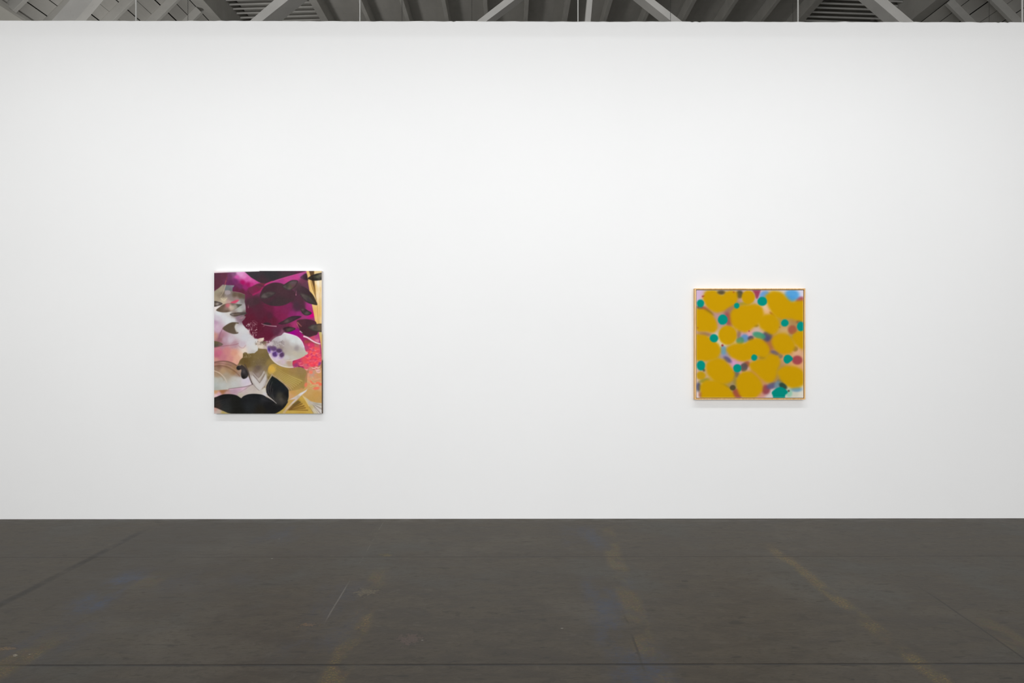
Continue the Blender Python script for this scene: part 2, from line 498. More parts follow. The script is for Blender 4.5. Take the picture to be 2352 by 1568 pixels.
def paint_floral():
    s0 = 4.02
    Z = [(0, 0, 1)] + [zoom(x, y, 470, 600, s0, 11.2) for x, y in ((485, 615), (610, 615), (485, 735), (610, 735), (485, 830), (610, 830))]
    p = Paint(88, 88, 1080, 1405, 430, 570, Z)
    full = (slice(None), slice(None))
    A = lambda *a: p.poly(*a)
    # --- the plum and magenta ground
    p.R = 1
    g = [(150, 200, (88, 50, 66)), (150, 380, (90, 48, 62)), (350, 200, (96, 52, 68)), (480, 220, (108, 60, 92)), (500, 380, (98, 46, 84)), (600, 160, (125, 80, 115)),
         (700, 130, (215, 160, 200)), (780, 170, (220, 150, 200)), (660, 230, (205, 85, 160)), (850, 230, (215, 130, 185)), (900, 300, (205, 90, 160)), (1000, 280, (208, 100, 165)),
         (1100, 330, (205, 85, 155)), (820, 370, (165, 22, 92)), (950, 430, (155, 28, 92)), (880, 500, (145, 45, 105)), (750, 470, (110, 50, 90)), (1150, 380, (190, 70, 140)),
         (1050, 430, (185, 50, 125)), (650, 560, (100, 42, 66)), (800, 600, (95, 40, 60)), (1000, 600, (90, 44, 60)), (1000, 900, (75, 50, 58)), (1150, 880, (70, 48, 55)),
         (1200, 1000, (82, 40, 55)), (950, 1100, (88, 36, 54)), (1300, 1200, (85, 38, 55)), (1000, 1300, (92, 32, 50)), (1400, 1300, (88, 32, 50)), (1200, 1500, (90, 30, 48)), (620, 330, (112, 48, 96)), (560, 480, (98, 44, 80))]
    g += [(x, y, c, 2) for x, y, c in
          [(100, 1000, (100, 38, 62)), (300, 1000, (125, 38, 80)), (300, 1200, (118, 36, 72)), (450, 1250, (125, 36, 75)), (600, 950, (120, 40, 82)), (500, 1100, (122, 40, 80)),
           (700, 1200, (135, 42, 100)), (850, 1180, (145, 48, 112)), (950, 1000, (75, 48, 58)), (900, 850, (78, 48, 60)), (1100, 1000, (160, 50, 115)), (1150, 950, (165, 60, 130)),
           (1180, 1240, (210, 5, 120)), (1100, 1260, (170, 40, 120)), (1000, 1300, (150, 60, 110)), (1200, 1320, (145, 60, 105)), (600, 1480, (100, 40, 62)), (750, 1470, (165, 60, 110)),
           (680, 1430, (150, 50, 100)), (900, 1500, (80, 45, 55)), (200, 1350, (95, 34, 54)), (100, 1250, (80, 38, 54)), (400, 330, (165, 60, 125)), (600, 260, (180, 70, 135)),
           (800, 230, (190, 65, 135)), (900, 170, (175, 80, 145)), (1000, 130, (170, 75, 135)), (550, 290, (185, 65, 130)), (950, 350, (110, 60, 80)), (1000, 420, (95, 60, 75)),
           (850, 450, (80, 58, 65)), (900, 560, (65, 50, 56)), (650, 800, (68, 48, 54)), (800, 950, (72, 50, 62)), (830, 1050, (76, 48, 64))]]
    g += [(x, y, c, 4) for x, y, c in
          [(700, 330, (150, 0, 130)), (800, 300, (150, 15, 120)), (850, 380, (150, 20, 110)), (930, 450, (160, 35, 100)), (1000, 520, (150, 45, 90)), (500, 200, (90, 50, 65)),
           (300, 300, (90, 45, 65)), (100, 400, (95, 30, 52)), (1250, 480, (190, 70, 110)), (1330, 460, (170, 60, 120)), (750, 130, (160, 50, 100)), (620, 130, (140, 45, 90))]]
    p.c[:] = p.colour(p.field(g, 9), full)
    # quiet olive ground under the lower half
    p.R = 0
    p.poly([(60, 880), (420, 800), (470, 745), (580, 750), (640, 900), (800, 985), (940, 985), (1110, 900), (1110, 1430), (60, 1430)],
           p.field([(300, 1000, (120, 100, 66)), (500, 850, (120, 102, 66)), (700, 1050, (160, 135, 78)), (950, 1150, (160, 132, 84)), (650, 1150, (150, 130, 108)), (400, 1200, (180, 166, 160)), (1000, 1250, (190, 152, 88)), (570, 1010, (128, 108, 66)), (990, 1020, (176, 120, 90))], 20), 4)
    # dark wedge behind
    p.poly([(350, 80), (500, 70), (935, 70), (930, 97), (845, 117), (760, 140), (680, 164), (620, 185), (545, 211), (500, 192), (430, 150)],
           p.field([(450, 120, (58, 52, 57)), (600, 120, (52, 50, 54)), (540, 190, (68, 48, 56)), (800, 110, (68, 52, 60)), (900, 95, (88, 42, 66))], 20), 3, smooth=False)
    p.R = 2
    p.stroke([(-60, 450), (0, 425), (200, 345), (560, 230), (1035, 95)], 9, (196, 84, 140), 7, 2.5, 0.85)
    p.R = 1
    p.poly([(950, 530), (1060, 470), (1180, 410), (1300, 390), (1400, 420), (1330, 500), (1240, 600), (1090, 690), (980, 620)],
           p.field([(1050, 530, (110, 48, 72)), (1200, 460, (104, 50, 66)), (1150, 560, (122, 38, 74)), (1320, 430, (110, 50, 64))], 15), 4)
    p.stroke([(1080, 690), (1250, 600), (1330, 500), (1410, 420), (1568, 345)], 22, (158, 40, 92), 10, 5, 0.85)
    p.stroke([(1380, 440), (1450, 395), (1568, 345)], 9, (205, 60, 120), 9, 2.5, 0.8)
    # the big dark oval and its grey leaves
    p.R = 0
    p.poly([(508, 330), (530, 260), (570, 220), (640, 196), (715, 205), (790, 250), (842, 300), (815, 350), (760, 392), (690, 411), (610, 407), (545, 380)],
           p.field([(600, 250, (68, 46, 54)), (720, 270, (74, 50, 57)), (600, 340, (72, 46, 55)), (700, 380, (62, 50, 53)), (640, 395, (58, 48, 52)), (800, 310, (72, 48, 56))], 20), 3.5)
    p.poly([(620, 400), (640, 370), (700, 345), (780, 340), (815, 350), (760, 392), (690, 411)], (66, 50, 54), 7, 0.7)
    p.stroke([(500, 215), (560, 235), (600, 215)], 8, (82, 44, 66), 4, 6, 0.6)
    L = lambda a, b, c: p.field([(*a, (98, 84, 82)), (*b, (66, 58, 58)), (*c, (96, 84, 84))], 8)
    p.poly([(513, 326), (540, 291), (600, 278), (655, 287), (628, 318), (578, 341), (532, 342)], L((585, 284), (585, 305), (560, 335)), 3.5, rim=((40, 32, 36), 16, 0.6))
    p.R = 2
    p.poly([(425, 475), (560, 370), (690, 312), (825, 330), (800, 430), (740, 510), (620, 576), (510, 550)],
           p.field([(560, 470, (66, 62, 56)), (690, 370, (92, 78, 82)), (700, 460, (98, 66, 74)), (640, 490, (86, 80, 62)), (620, 545, (104, 92, 92)), (470, 490, (84, 74, 74))], 10), 4, rim=((40, 32, 36), 16, 0.6))
    p.blob(780, 690, 12, 20, (190, 130, 150), 2, 0.9); p.stroke([(790, 590), (778, 690)], 4, (150, 90, 110), 10, 1.5, 0.8)
    # gold bands at the right edge
    p.poly([(1045, 70), (1480, 70), (1480, 2300), (1445, 2300), (1425, 2000), (1400, 1850), (1330, 1440), (1280, 1445), (1240, 1190), (1180, 900), (1110, 480), (1060, 200)],
           p.field([(1080, 150, (226, 186, 118)), (1400, 150, (226, 200, 150)), (1360, 400, (238, 220, 188)), (1260, 500, (226, 180, 100)), (1350, 700, (238, 212, 170)), (1230, 650, (232, 196, 124)),
                    (1280, 1100, (222, 178, 106)), (1380, 1100, (232, 192, 124)), (1330, 1400, (224, 180, 110)), (1410, 900, (226, 196, 138)), (1420, 1350, (232, 200, 146)), (1400, 1900, (212, 170, 100)),
                    (1430, 2200, (196, 160, 100)), (1390, 1600, (198, 180, 116)), (1160, 450, (228, 184, 110))], 18), 2.5, smooth=False)
    p.poly([(1110, 70), (1245, 70), (1250, 300), (1275, 520), (1295, 790), (1240, 560), (1190, 350), (1150, 200)], p.field([(1180, 120, (96, 72, 50)), (1220, 300, (90, 66, 40)), (1270, 600, (130, 96, 52))], 20), 3, smooth=False)
    p.stroke([(1165, 330), (1200, 500), (1275, 720), (1300, 830)], 8, (120, 88, 48), 7, 2, 0.8)
    p.stroke([(1110, 330), (1160, 480), (1200, 640)], 14, (234, 198, 130), 8, 3, 0.7)
    for a, b in (((1300, 430), (1350, 1440)), ((1325, 950), (1362, 1440)), ((1400, 500), (1385, 1440))):
        p.stroke([a, b], 3, (170, 124, 66), 4, 1.8, 0.55)
    p.stroke([(1330, 350), (1320, 560), (1345, 900)], 18, (242, 226, 198), 6, 6, 0.7)
    p.stroke([(1350, 340), (1375, 620)], 14, (240, 238, 226), 8, 5, 0.7)
    # dark leaf crossing the gold, with its grey twin
    p.poly([(820, 470), (940, 470), (1060, 530), (1140, 605), (1215, 690), (1270, 790), (1328, 945), (1200, 900), (1060, 820), (900, 650)],
           p.field([(950, 550, (66, 50, 56)), (1100, 640, (62, 46, 52)), (1220, 740, (60, 50, 40)), (1300, 900, (62, 52, 42)), (860, 500, (76, 56, 62))], 14), 3.5)
    p.poly([(885, 650), (1000, 658), (1130, 715), (1215, 790), (1328, 948), (1180, 930), (1060, 885), (960, 800), (905, 720)],
           p.field([(950, 690, (92, 80, 78)), (1050, 740, (76, 70, 66)), (1100, 790, (64, 56, 62)), (1000, 800, (84, 72, 72)), (1180, 860, (66, 62, 58)), (1290, 920, (70, 64, 54)), (1150, 740, (78, 74, 60))], 10), 2.5, rim=((40, 32, 36), 16, 0.6))
    p.poly([(895, 1045), (970, 1028), (1080, 1090), (1185, 1152), (1140, 1206), (1030, 1222), (950, 1175), (908, 1110)],
           p.field([(960, 1060, (96, 74, 76)), (1000, 1110, (60, 50, 52)), (1060, 1180, (88, 80, 76)), (1140, 1160, (72, 64, 64))], 8), 3, rim=((40, 32, 36), 16, 0.6))
    p.poly([(320, 1435), (450, 1360), (580, 1280), (720, 1238), (920, 1250), (760, 1340), (600, 1415), (450, 1452)],
           p.field([(420, 1410, (78, 46, 58)), (560, 1370, (92, 76, 76)), (620, 1330, (70, 52, 58)), (730, 1280, (66, 48, 58)), (650, 1390, (72, 58, 62))], 10), 4.5, rim=((40, 32, 36), 16, 0.6))
    p.poly([(890, 250), (960, 180), (1050, 140), (1085, 270), (1090, 320), (980, 300)], p.field([(1000, 220, (66, 46, 58)), (930, 250, (92, 56, 78)), (1070, 250, (48, 34, 38))], 10), 6)
    p.poly([(1085, 265), (1160, 205), (1250, 165), (1350, 140), (1480, 130), (1480, 288), (1340, 322), (1230, 327), (1130, 300)],
           p.field([(1150, 240, (60, 50, 42)), (1300, 170, (44, 44, 40)), (1330, 220, (98, 96, 78)), (1420, 200, (112, 104, 92)), (1300, 290, (50, 48, 44)), (1420, 260, (66, 64, 60)), (1200, 300, (44, 38, 34))], 9), 2.5, rim=((40, 32, 36), 16, 0.6))
    # lower right leaves over the plum
    p.R = 4
    p.poly([(440, 230), (520, 180), (630, 172), (770, 213), (700, 272), (600, 305), (510, 290)],
           p.field([(470, 220, (66, 34, 48)), (580, 185, (58, 38, 44)), (600, 240, (88, 84, 74)), (620, 275, (70, 60, 56)), (720, 220, (84, 64, 66))], 9), 3.5, rim=((40, 32, 36), 16, 0.6))
    p.poly([(800, 20), (950, -25), (1120, -20), (1290, 40), (1320, 200), (1338, 340), (1250, 405), (1110, 430), (990, 385), (900, 300), (865, 200)],
           p.field([(950, 50, (80, 46, 56)), (1100, 60, (72, 44, 54)), (1000, 250, (70, 42, 50)), (1200, 340, (72, 46, 54)), (1250, 60, (78, 46, 56))], 15), 3)
    p.poly([(1080, 195), (1160, 130), (1270, 105), (1480, 100), (1480, 285), (1300, 297), (1180, 262)],
           p.field([(1130, 190, (84, 72, 68)), (1270, 190, (74, 70, 64)), (1380, 150, (104, 88, 72)), (1400, 240, (100, 86, 72)), (1300, 270, (84, 76, 70)), (1220, 140, (96, 88, 84))], 9), 2.5, rim=((40, 32, 36), 16, 0.6))
    p.stroke([(805, 95), (830, 150), (862, 205)], 8, (196, 108, 120), 4, 2, 0.9)
    p.stroke([(820, 60), (870, 110), (920, 160)], 18, (170, 98, 92), 8, 4, 0.8)
    p.stroke([(885, 285), (940, 325)], 12, (226, 196, 208), 6, 2, 0.95)
    # --- the pale mass on the left
    p.R = 1
    fb = [(150, 600, (150, 140, 120)), (250, 560, (160, 148, 128)), (120, 800, (165, 150, 130)), (300, 680, (120, 108, 95)), (450, 520, (115, 120, 122)), (400, 640, (150, 138, 138)),
          (470, 680, (130, 118, 114)), (600, 700, (100, 84, 70)), (750, 720, (98, 80, 66)), (840, 750, (95, 84, 72)), (520, 800, (140, 128, 124)), (640, 800, (150, 125, 120)),
          (800, 850, (130, 125, 124)), (320, 830, (190, 175, 150)), (480, 880, (185, 150, 145)), (700, 880, (165, 165, 165)), (800, 1000, (160, 160, 158)), (860, 1000, (165, 155, 160)),
          (750, 1080, (178, 178, 172)), (200, 1150, (212, 215, 218)), (350, 1250, (208, 208, 212)), (450, 1350, (210, 212, 214)), (150, 1300, (200, 190, 200)), (110, 1400, (180, 150, 172)),
          (600, 1200, (140, 125, 115)), (850, 1160, (110, 102, 96)), (700, 1280, (140, 115, 130)), (780, 1300, (130, 105, 115)), (120, 1030, (225, 215, 212)), (420, 1180, (205, 200, 196)), (560, 1350, (205, 205, 208)), (220, 700, (140, 126, 108))]
    fb += [(x, y, c, 3) for x, y, c in
           [(120, 150, (200, 175, 190)), (170, 250, (195, 165, 185)), (100, 400, (190, 140, 130)), (250, 400, (165, 115, 130)), (220, 500, (150, 100, 105)), (350, 500, (180, 150, 165)),
            (500, 500, (195, 180, 190)), (700, 350, (200, 196, 200)), (800, 250, (205, 205, 206)), (850, 450, (200, 200, 205)), (600, 620, (175, 140, 150)), (1000, 600, (205, 205, 208)),
            (800, 620, (195, 180, 190)), (150, 700, (190, 120, 130)), (200, 850, (195, 105, 130)), (150, 900, (180, 100, 120)), (400, 800, (198, 130, 130)), (300, 950, (190, 120, 130)),
            (600, 850, (210, 150, 130)), (700, 950, (215, 165, 140)), (850, 780, (222, 205, 192)), (760, 900, (225, 190, 165)), (500, 1000, (200, 135, 130)), (620, 1050, (215, 160, 140)),
            (1000, 750, (205, 200, 200)), (1100, 700, (208, 208, 206)), (120, 1020, (196, 140, 130)), (1050, 820, (190, 186, 182)), (280, 620, (168, 130, 142))]]
    off = (735 - 615) * 11.2
    mass = [(60, 620), (300, 432), (592, 448), (575, 492), (552, 500), (545, 595), (620, 620), (750, 640), (880, 690), (862, 860), (885, 1000), (895, 1180), (852, 1225), (888, 1258), (850, 1315), (790, 1385)]
    mass += [(x, y + off) for x, y in [(820, 110), (910, 220), (975, 270), (980, 350), (1080, 420), (1110, 470), (1190, 480), (1210, 560), (1145, 600), (1220, 680), (1200, 780), (1100, 860), (950, 855),
                                       (890, 830), (830, 850), (820, 950), (740, 1020), (720, 1080), (660, 1165), (400, 1160), (60, 1160)]]
    p.poly(mass, p.field(fb, 10), 3, smooth=False, warp=3)
    p.poly([(375, 450), (592, 448), (578, 490), (552, 500), (540, 585), (345, 590)], p.field([(430, 520, (112, 118, 120)), (540, 470, (130, 125, 138)), (500, 550, (106, 108, 106))], 12), 3, smooth=False)
    p.poly([(345, 600), (400, 575), (480, 590), (500, 650), (430, 690), (365, 670)], (158, 146, 148), 5)
    p.stroke([(600, 615), (750, 642), (860, 682)], 7, (150, 130, 122), 5, 2, 0.8)
    p.stroke([(405, 240), (375, 380), (350, 440)], 10, (140, 62, 74), 8, 5, 0.7)
    p.stroke([(380, 330), (350, 420)], 8, (178, 92, 92), 5, 3, 0.7)
    p.stroke([(370, 440), (330, 560), (290, 660), (230, 740)], 10, (196, 178, 150), 4, 3, 0.7)
    p.stroke([(350, 600), (310, 700), (330, 760)], 8, (104, 88, 72), 6, 3, 0.6)
    p.stroke([(250, 780), (330, 840), (410, 770)], 9, (210, 196, 168), 8, 3, 0.8)
    p.poly([(500, 890), (620, 830), (700, 820), (720, 830), (640, 900), (560, 912)], (204, 70, 100), 4, 0.9)
    p.poly([(128, 1092), (200, 1020), (300, 950), (420, 912), (560, 910), (700, 932), (795, 942), (730, 990), (620, 1060), (520, 1112), (400, 1142), (260, 1140)],
           p.field([(200, 1060, (96, 82, 68)), (400, 1110, (96, 80, 66)), (300, 960, (96, 82, 70)), (500, 1010, (198, 180, 164)), (430, 970, (192, 104, 112)), (560, 1010, (184, 170, 152)), (700, 960, (80, 80, 72)),
                    (400, 1060, (140, 118, 110)), (620, 1000, (150, 142, 132)), (260, 1030, (106, 88, 74)), (560, 930, (110, 100, 92))], 9), 2.5, rim=((88, 76, 62), 5, 0.5))
    p.poly([(50, 862), (180, 868), (295, 920), (200, 972), (50, 992)], p.field([(120, 890, (92, 80, 70)), (150, 930, (160, 150, 142)), (100, 975, (92, 80, 70)), (240, 930, (110, 98, 90))], 8), 3, rim=((40, 32, 36), 16, 0.6))
    p.poly([(480, 1192), (560, 1160), (720, 1145), (895, 1148), (890, 1188), (740, 1222), (620, 1246), (530, 1232)],
           p.field([(620, 1190, (108, 92, 80)), (800, 1170, (96, 90, 84)), (520, 1200, (150, 140, 132)), (700, 1170, (112, 98, 88))], 9), 4, rim=((40, 32, 36), 16, 0.6))
    p.blob(790, 1290, 42, 16, (170, 130, 140), 3, 0.7, -25)
    p.stroke([(720, 1300), (800, 1260), (885, 1255)], 5, (190, 160, 160), 4, 1.5, 0.6)
    p.stroke([(1055, 1365), (1110, 1360), (1190, 1420), (1130, 1420), (1060, 1375)], 4, (140, 92, 104), 4, 1.5, 0.8)
    p.blob(953, 990, 8, 45, (142, 84, 104), 2, 0.8); p.blob(955, 1010, 6, 22, (180, 130, 146), 1.5, 0.7)
    p.R = 3
    p.poly([(290, 215), (380, 130), (500, 65), (600, 52), (715, 72), (650, 110), (612, 170), (640, 260), (700, 330), (600, 356), (480, 330), (370, 280)],
           p.field([(400, 200, (94, 80, 66)), (550, 150, (92, 78, 62)), (560, 280, (96, 82, 70))], 20), 3, rim=((80, 66, 54), 4, 0.4))
    p.stroke([(655, 110), (625, 180), (665, 290)], 26, (196, 192, 186), 24, 8, 0.85)
    p.poly([(50, 548), (180, 552), (300, 610), (250, 665), (50, 702)], p.field([(120, 580, (100, 88, 62)), (120, 650, (84, 76, 66)), (250, 620, (112, 92, 84))], 10), 3.5)
    p.stroke([(300, 215), (235, 340), (195, 480)], 10, (140, 92, 112), 14, 5, 0.7)
    p.stroke([(50, 700), (400, 655), (600, 632), (700, 600)], 9, (150, 90, 104), 6, 3.5, 0.8)
    p.stroke([(695, 655), (760, 705), (825, 715), (885, 650)], 8, (176, 130, 134), 6, 3, 0.8)
    p.stroke([(90, 180), (150, 60)], 14, (190, 150, 178), 20, 8, 0.6)
    # splashed edge
    wt = (212, 196, 196)
    p.specks(950, 60, 1180, 460, 95, 9, (200, 168, 172), 0.85, lambda x, y: y > (x - 940) * 1.0 - 120 and y < (x - 940) * 1.7 + 260)
    p.specks(900, 210, 1120, 460, 60, 12, wt, 0.9, lambda x, y: abs(y - (220 + (x - 910) * 1.25)) < 60)
    p.specks(900, 100, 1000, 260, 10, 14, wt, 0.8)
    p.blob(1355, 150, 26, 10, (150, 104, 112), 2, 0.7, -30)
    p.poly([(1180, 490), (1250, 462), (1362, 452), (1350, 520), (1290, 545), (1210, 560)], p.field([(1230, 500, (214, 190, 178)), (1330, 480, (222, 206, 188))], 10), 2.5, smooth=False, warp=4)
    p.poly([(1170, 570), (1300, 545), (1420, 560), (1480, 620), (1420, 760), (1300, 770), (1220, 700)], p.field([(1240, 580, (196, 180, 168)), (1300, 680, (214, 202, 184)), (1400, 600, (120, 96, 66)), (1380, 700, (190, 172, 164)), (1440, 640, (190, 166, 168))], 9), 4, warp=8)
    p.specks(1130, 540, 1420, 640, 26, 13, (70, 54, 50), 0.75)
    p.specks(1100, 480, 1400, 740, 40, 12, (216, 204, 194), 0.7)
    # --- swirl at lower left
    o5 = (830 - 735) * 11.2
    sw = [(50, 1075), (300, 1050), (430, 1055), (550, 1090), (650, 1150), (760, 1150), (900, 1330), (980, 1500)] + [(x, y + o5) for x, y in [(1045, 585), (900, 645), (500, 692), (430, 722), (50, 745)]]
    p.poly(sw, p.field([(100, 1120, (160, 110, 100)), (300, 1110, (176, 132, 122)), (500, 1140, (150, 115, 100)), (200, 1190, (130, 95, 80)), (400, 1180, (150, 115, 90)), (600, 1200, (150, 115, 85)),
                        (300, 1290, (176, 146, 112)), (500, 1290, (160, 130, 96)), (150, 1400, (165, 140, 115)), (600, 1330, (150, 115, 80)), (700, 1400, (150, 125, 110)), (400, 1420, (166, 150, 130)),
                        (120, 1250, (150, 122, 100)), (120, 1540, (182, 182, 174)), (300, 1530, (178, 174, 164)), (600, 1520, (188, 184, 176)), (100, 600 + o5, (178, 184, 180)), (300, 600 + o5, (184, 186, 182)),
                        (600, 560 + o5, (190, 190, 188)), (850, 480 + o5, (206, 198, 208)), (950, 520 + o5, (202, 192, 206)), (700, 450 + o5, (195, 192, 190)), (1000, 570 + o5, (216, 202, 206)), (740, 1260, (170, 140, 122)), (450, 690 + o5, (188, 186, 180)), (120, 700 + o5, (170, 172, 166))], 12), 3, smooth=False)
    p.stroke([(50, 1082), (250, 1056), (420, 1062), (560, 1110), (655, 1165)], 12, (112, 80, 70), 12, 4, 0.85)
    p.stroke([(90, 1100), (300, 1116), (520, 1170)], 6, (124, 84, 78), 5, 2.5, 0.8)
    p.stroke([(80, 1130), (300, 1140), (480, 1190), (620, 1290), (740, 1440)], 8, (186, 144, 122), 6, 4, 0.6)
    p.stroke([(50, 1195), (250, 1172), (400, 1202), (520, 1262), (640, 1340), (735, 1440)], 14, (116, 82, 62), 10, 6, 0.7)
    p.stroke([(50, 1290), (200, 1350), (300, 1430), (365, 1515), (400, 1600)], 9, (220, 196, 176), 5, 2.5, 0.9)
    p.stroke([(160, 1370), (280, 1460), (330, 1540)], 14, (140, 118, 90), 10, 7, 0.5)
    p.R = 5
    strip = [(50, 742), (430, 722), (460, 704), (700, 680), (900, 640), (1075, 588), (1240, 760), (1350, 670), (1450, 700), (1420, 900), (1300, 880), (1100, 860), (770, 960), (400, 860), (50, 960)]
    p.poly(strip, p.field([(120, 780, (196, 150, 110)), (280, 770, (160, 106, 68)), (200, 840, (206, 166, 182)), (120, 880, (222, 192, 196)), (550, 740, (180, 150, 165)), (700, 720, (190, 155, 175)),
                           (620, 790, (180, 145, 160)), (820, 700, (206, 176, 190)), (900, 780, (190, 175, 170)), (1050, 720, (190, 178, 172)), (750, 850, (184, 174, 158)), (1100, 650, (186, 172, 165)),
                           (1000, 790, (194, 184, 176)), (1250, 800, (196, 186, 176)), (1380, 760, (206, 200, 188)), (400, 800, (190, 150, 150)), (1400, 860, (206, 200, 204)), (350, 740, (150, 104, 74))], 10), 3, smooth=False)
    p.stroke([(450, 702), (700, 670), (900, 640), (1065, 588)], 7, (112, 88, 96), 8, 2.5, 0.8)
    p.stroke([(470, 716), (700, 690), (840, 680)], 8, (222, 186, 200), 4, 3, 0.8)
    p.stroke([(1000, 620), (900, 690), (760, 780), (650, 830)], 7, (142, 118, 120), 4, 3, 0.6)
    for i in range(5):
        p.stroke([(820 + 30 * i, 720 + 12 * i), (700 + 35 * i, 790 + 8 * i), (560 + 45 * i, 838)], 4, (206, 186, 190), 3, 2, 0.5)
    # --- olive middle
    oy = -o5
    ol = [(x, y + oy) for x, y in [(820, 850), (900, 872), (1000, 858), (1110, 858), (1210, 785), (1250, 735), (1400, 750), (1460, 790), (1520, 930), (1640, 1060), (1900, 1180)]]
    ol += [(1700, 330), (1568, 360), (1450, 520), (1350, 668), (1250, 765), (1150, 690), (1060, 580), (1000, 440), (950, 260), (880, 110)] + [(x, y + oy) for x, y in [(790, 1120), (720, 1090), (750, 1010), (820, 950)]]
    fo = [(1000, 950, (110, 92, 55)), (900, 1050, (100, 80, 45)), (1150, 950, (120, 102, 65)), (1350, 900, (118, 100, 60)), (1350, 1050, (112, 95, 65)), (950, 1150, (105, 85, 50)), (1100, 1130, (115, 98, 65)),
          (1250, 1100, (115, 98, 72)), (1200, 1220, (100, 85, 75)), (1400, 1250, (130, 112, 85)), (1000, 1280, (130, 112, 85)), (1150, 1290, (116, 98, 84)), (1480, 1100, (140, 118, 70)), (1300, 800, (126, 106, 70)), (1450, 900, (112, 96, 66))]
    fo = [(x, y, c, 3) for x, y, c in fo] + [(1200, 350, (150, 135, 128)), (1000, 400, (186, 176, 172)), (1300, 300, (140, 125, 112)), (1400, 330, (164, 152, 134)), (1120, 500, (190, 182, 178)), (1400, 450, (172, 160, 156)),
                                             (1250, 650, (202, 197, 192)), (1350, 600, (186, 176, 172)), (1490, 300, (150, 125, 60)), (1480, 420, (120, 100, 58)), (1010, 300, (160, 146, 136))]
    p.poly(ol, p.field(fo, 11), 3.5, smooth=False, warp=7)
    p.specks(820, -215, 1050, -100, 22, 11, (196, 180, 150), 0.6)
    p.specks(950, -150, 1400, 100, 30, 7, (170, 150, 110), 0.5)
    p.stroke([(830, -200), (860, -230), (910, -215), (880, -160), (840, -150)], 10, (104, 88, 58), 10, 3, 0.8)
    p.poly([(1060, 360), (1140, 440), (1210, 530), (1245, 620), (1250, 730), (1150, 620), (1060, 480)], (200, 194, 192), 6, 0.85)
    p.poly([(1410, 330), (1420, 440), (1360, 570), (1260, 720), (1250, 600), (1310, 480), (1370, 380)], (200, 194, 192), 6, 0.85)
    p.poly([(1350, 240), (1370, 300), (1290, 420), (1220, 500), (1190, 450), (1270, 370)], (190, 180, 172), 5, 0.8)
    p.poly([(1080, 290), (1150, 350), (1215, 400), (1200, 460), (1120, 400)], (178, 166, 160), 5, 0.7)
    p.stroke([(1070, 250), (1150, 350), (1215, 410)], 8, (112, 94, 90), 5, 3, 0.8)
    p.stroke([(1345, 230), (1290, 340), (1215, 420)], 8, (120, 104, 92), 5, 3, 0.8)
    p.stroke([(1085, 350), (1160, 440), (1245, 545)], 8, (112, 96, 92), 6, 2.5, 0.85)
    p.stroke([(1365, 320), (1320, 430), (1245, 545)], 8, (118, 102, 94), 6, 2.5, 0.85)
    p.stroke([(1065, 570), (1150, 670), (1235, 745)], 9, (116, 100, 96), 7, 3, 0.7)
    p.stroke([(1450, 480), (1400, 590), (1320, 710)], 9, (136, 122, 114), 7, 3, 0.7)
    p.stroke([(860, 80), (950, 250), (1000, 440), (1060, 580)], 11, (74, 60, 60), 14, 3.5, 0.9)
    # black seeds
    p.blob(712, 160, 66, 58, p.field([(700, 190, (36, 34, 34)), (760, 110, (66, 60, 60))], 10), 4, 1, -30)
    p.poly([(770, 90), (830, 110), (890, 170), (940, 270), (955, 340), (920, 412), (835, 446), (780, 405), (764, 320), (775, 220), (735, 160)],
           p.field([(830, 130, (60, 52, 50)), (850, 260, (74, 68, 70)), (820, 400, (34, 30, 30)), (930, 350, (52, 48, 48)), (780, 330, (48, 44, 44)), (910, 260, (46, 42, 42))], 9), 3)
    # --- white tulip shape
    p.R = 4
    tul = [(130, 560), (180, 500), (280, 430), (400, 388), (470, 320), (560, 338), (700, 378), (820, 428), (900, 495), (960, 590), (1000, 700), (1030, 790), (1095, 850), (1020, 920), (900, 972), (790, 1012),
           (700, 1050), (710, 1120), (820, 1140), (740, 1215), (560, 1215), (390, 1172), (250, 1092), (160, 1000), (95, 890), (45, 780), (28, 680), (60, 610)]
    p.poly([(300, 420), (380, 300), (430, 230), (480, 310), (440, 400)], (140, 96, 116), 16, 0.6)
    p.poly([(0, 600), (120, 500), (260, 410), (300, 480), (150, 600), (30, 680)], (150, 120, 130), 14, 0.6, warp=8)
    p.poly(tul, p.field([(600, 400, (208, 210, 210)), (400, 450, (200, 198, 200)), (700, 550, (208, 212, 212)), (880, 560, (210, 212, 212)), (950, 650, (205, 198, 200)), (300, 480, (182, 174, 180)),
                         (550, 650, (175, 165, 160)), (650, 700, (178, 168, 160)), (800, 730, (152, 142, 142)), (900, 760, (180, 172, 165)), (600, 850, (180, 172, 158)), (750, 850, (188, 178, 162)),
                         (1000, 830, (185, 185, 168)), (900, 880, (185, 178, 160)), (700, 980, (190, 186, 176)), (400, 700, (150, 135, 130)), (250, 600, (172, 162, 162)), (100, 640, (195, 185, 190)),
                         (550, 960, (195, 192, 190)), (300, 1000, (206, 190, 206)), (450, 1080, (200, 180, 190)), (600, 1100, (180, 152, 128)), (350, 1100, (195, 178, 172)), (500, 1180, (190, 180, 165)),
                         (130, 880, (202, 182, 196)), (500, 800, (170, 158, 150)), (680, 620, (192, 188, 186)), (450, 600, (176, 166, 164))], 11), 2.8)
    p.stroke([(90, 880), (160, 1000), (250, 1090), (390, 1170), (560, 1210), (720, 1212)], 13, (226, 214, 206), 12, 3, 0.85)
    p.stroke([(480, 330), (700, 382), (830, 440), (930, 550), (990, 690)], 10, (240, 218, 234), 9, 2.5, 0.9)
    p.stroke([(1090, 852), (1000, 925), (860, 990), (700, 1032), (540, 1044)], 9, (228, 208, 196), 6, 2.5, 0.85)
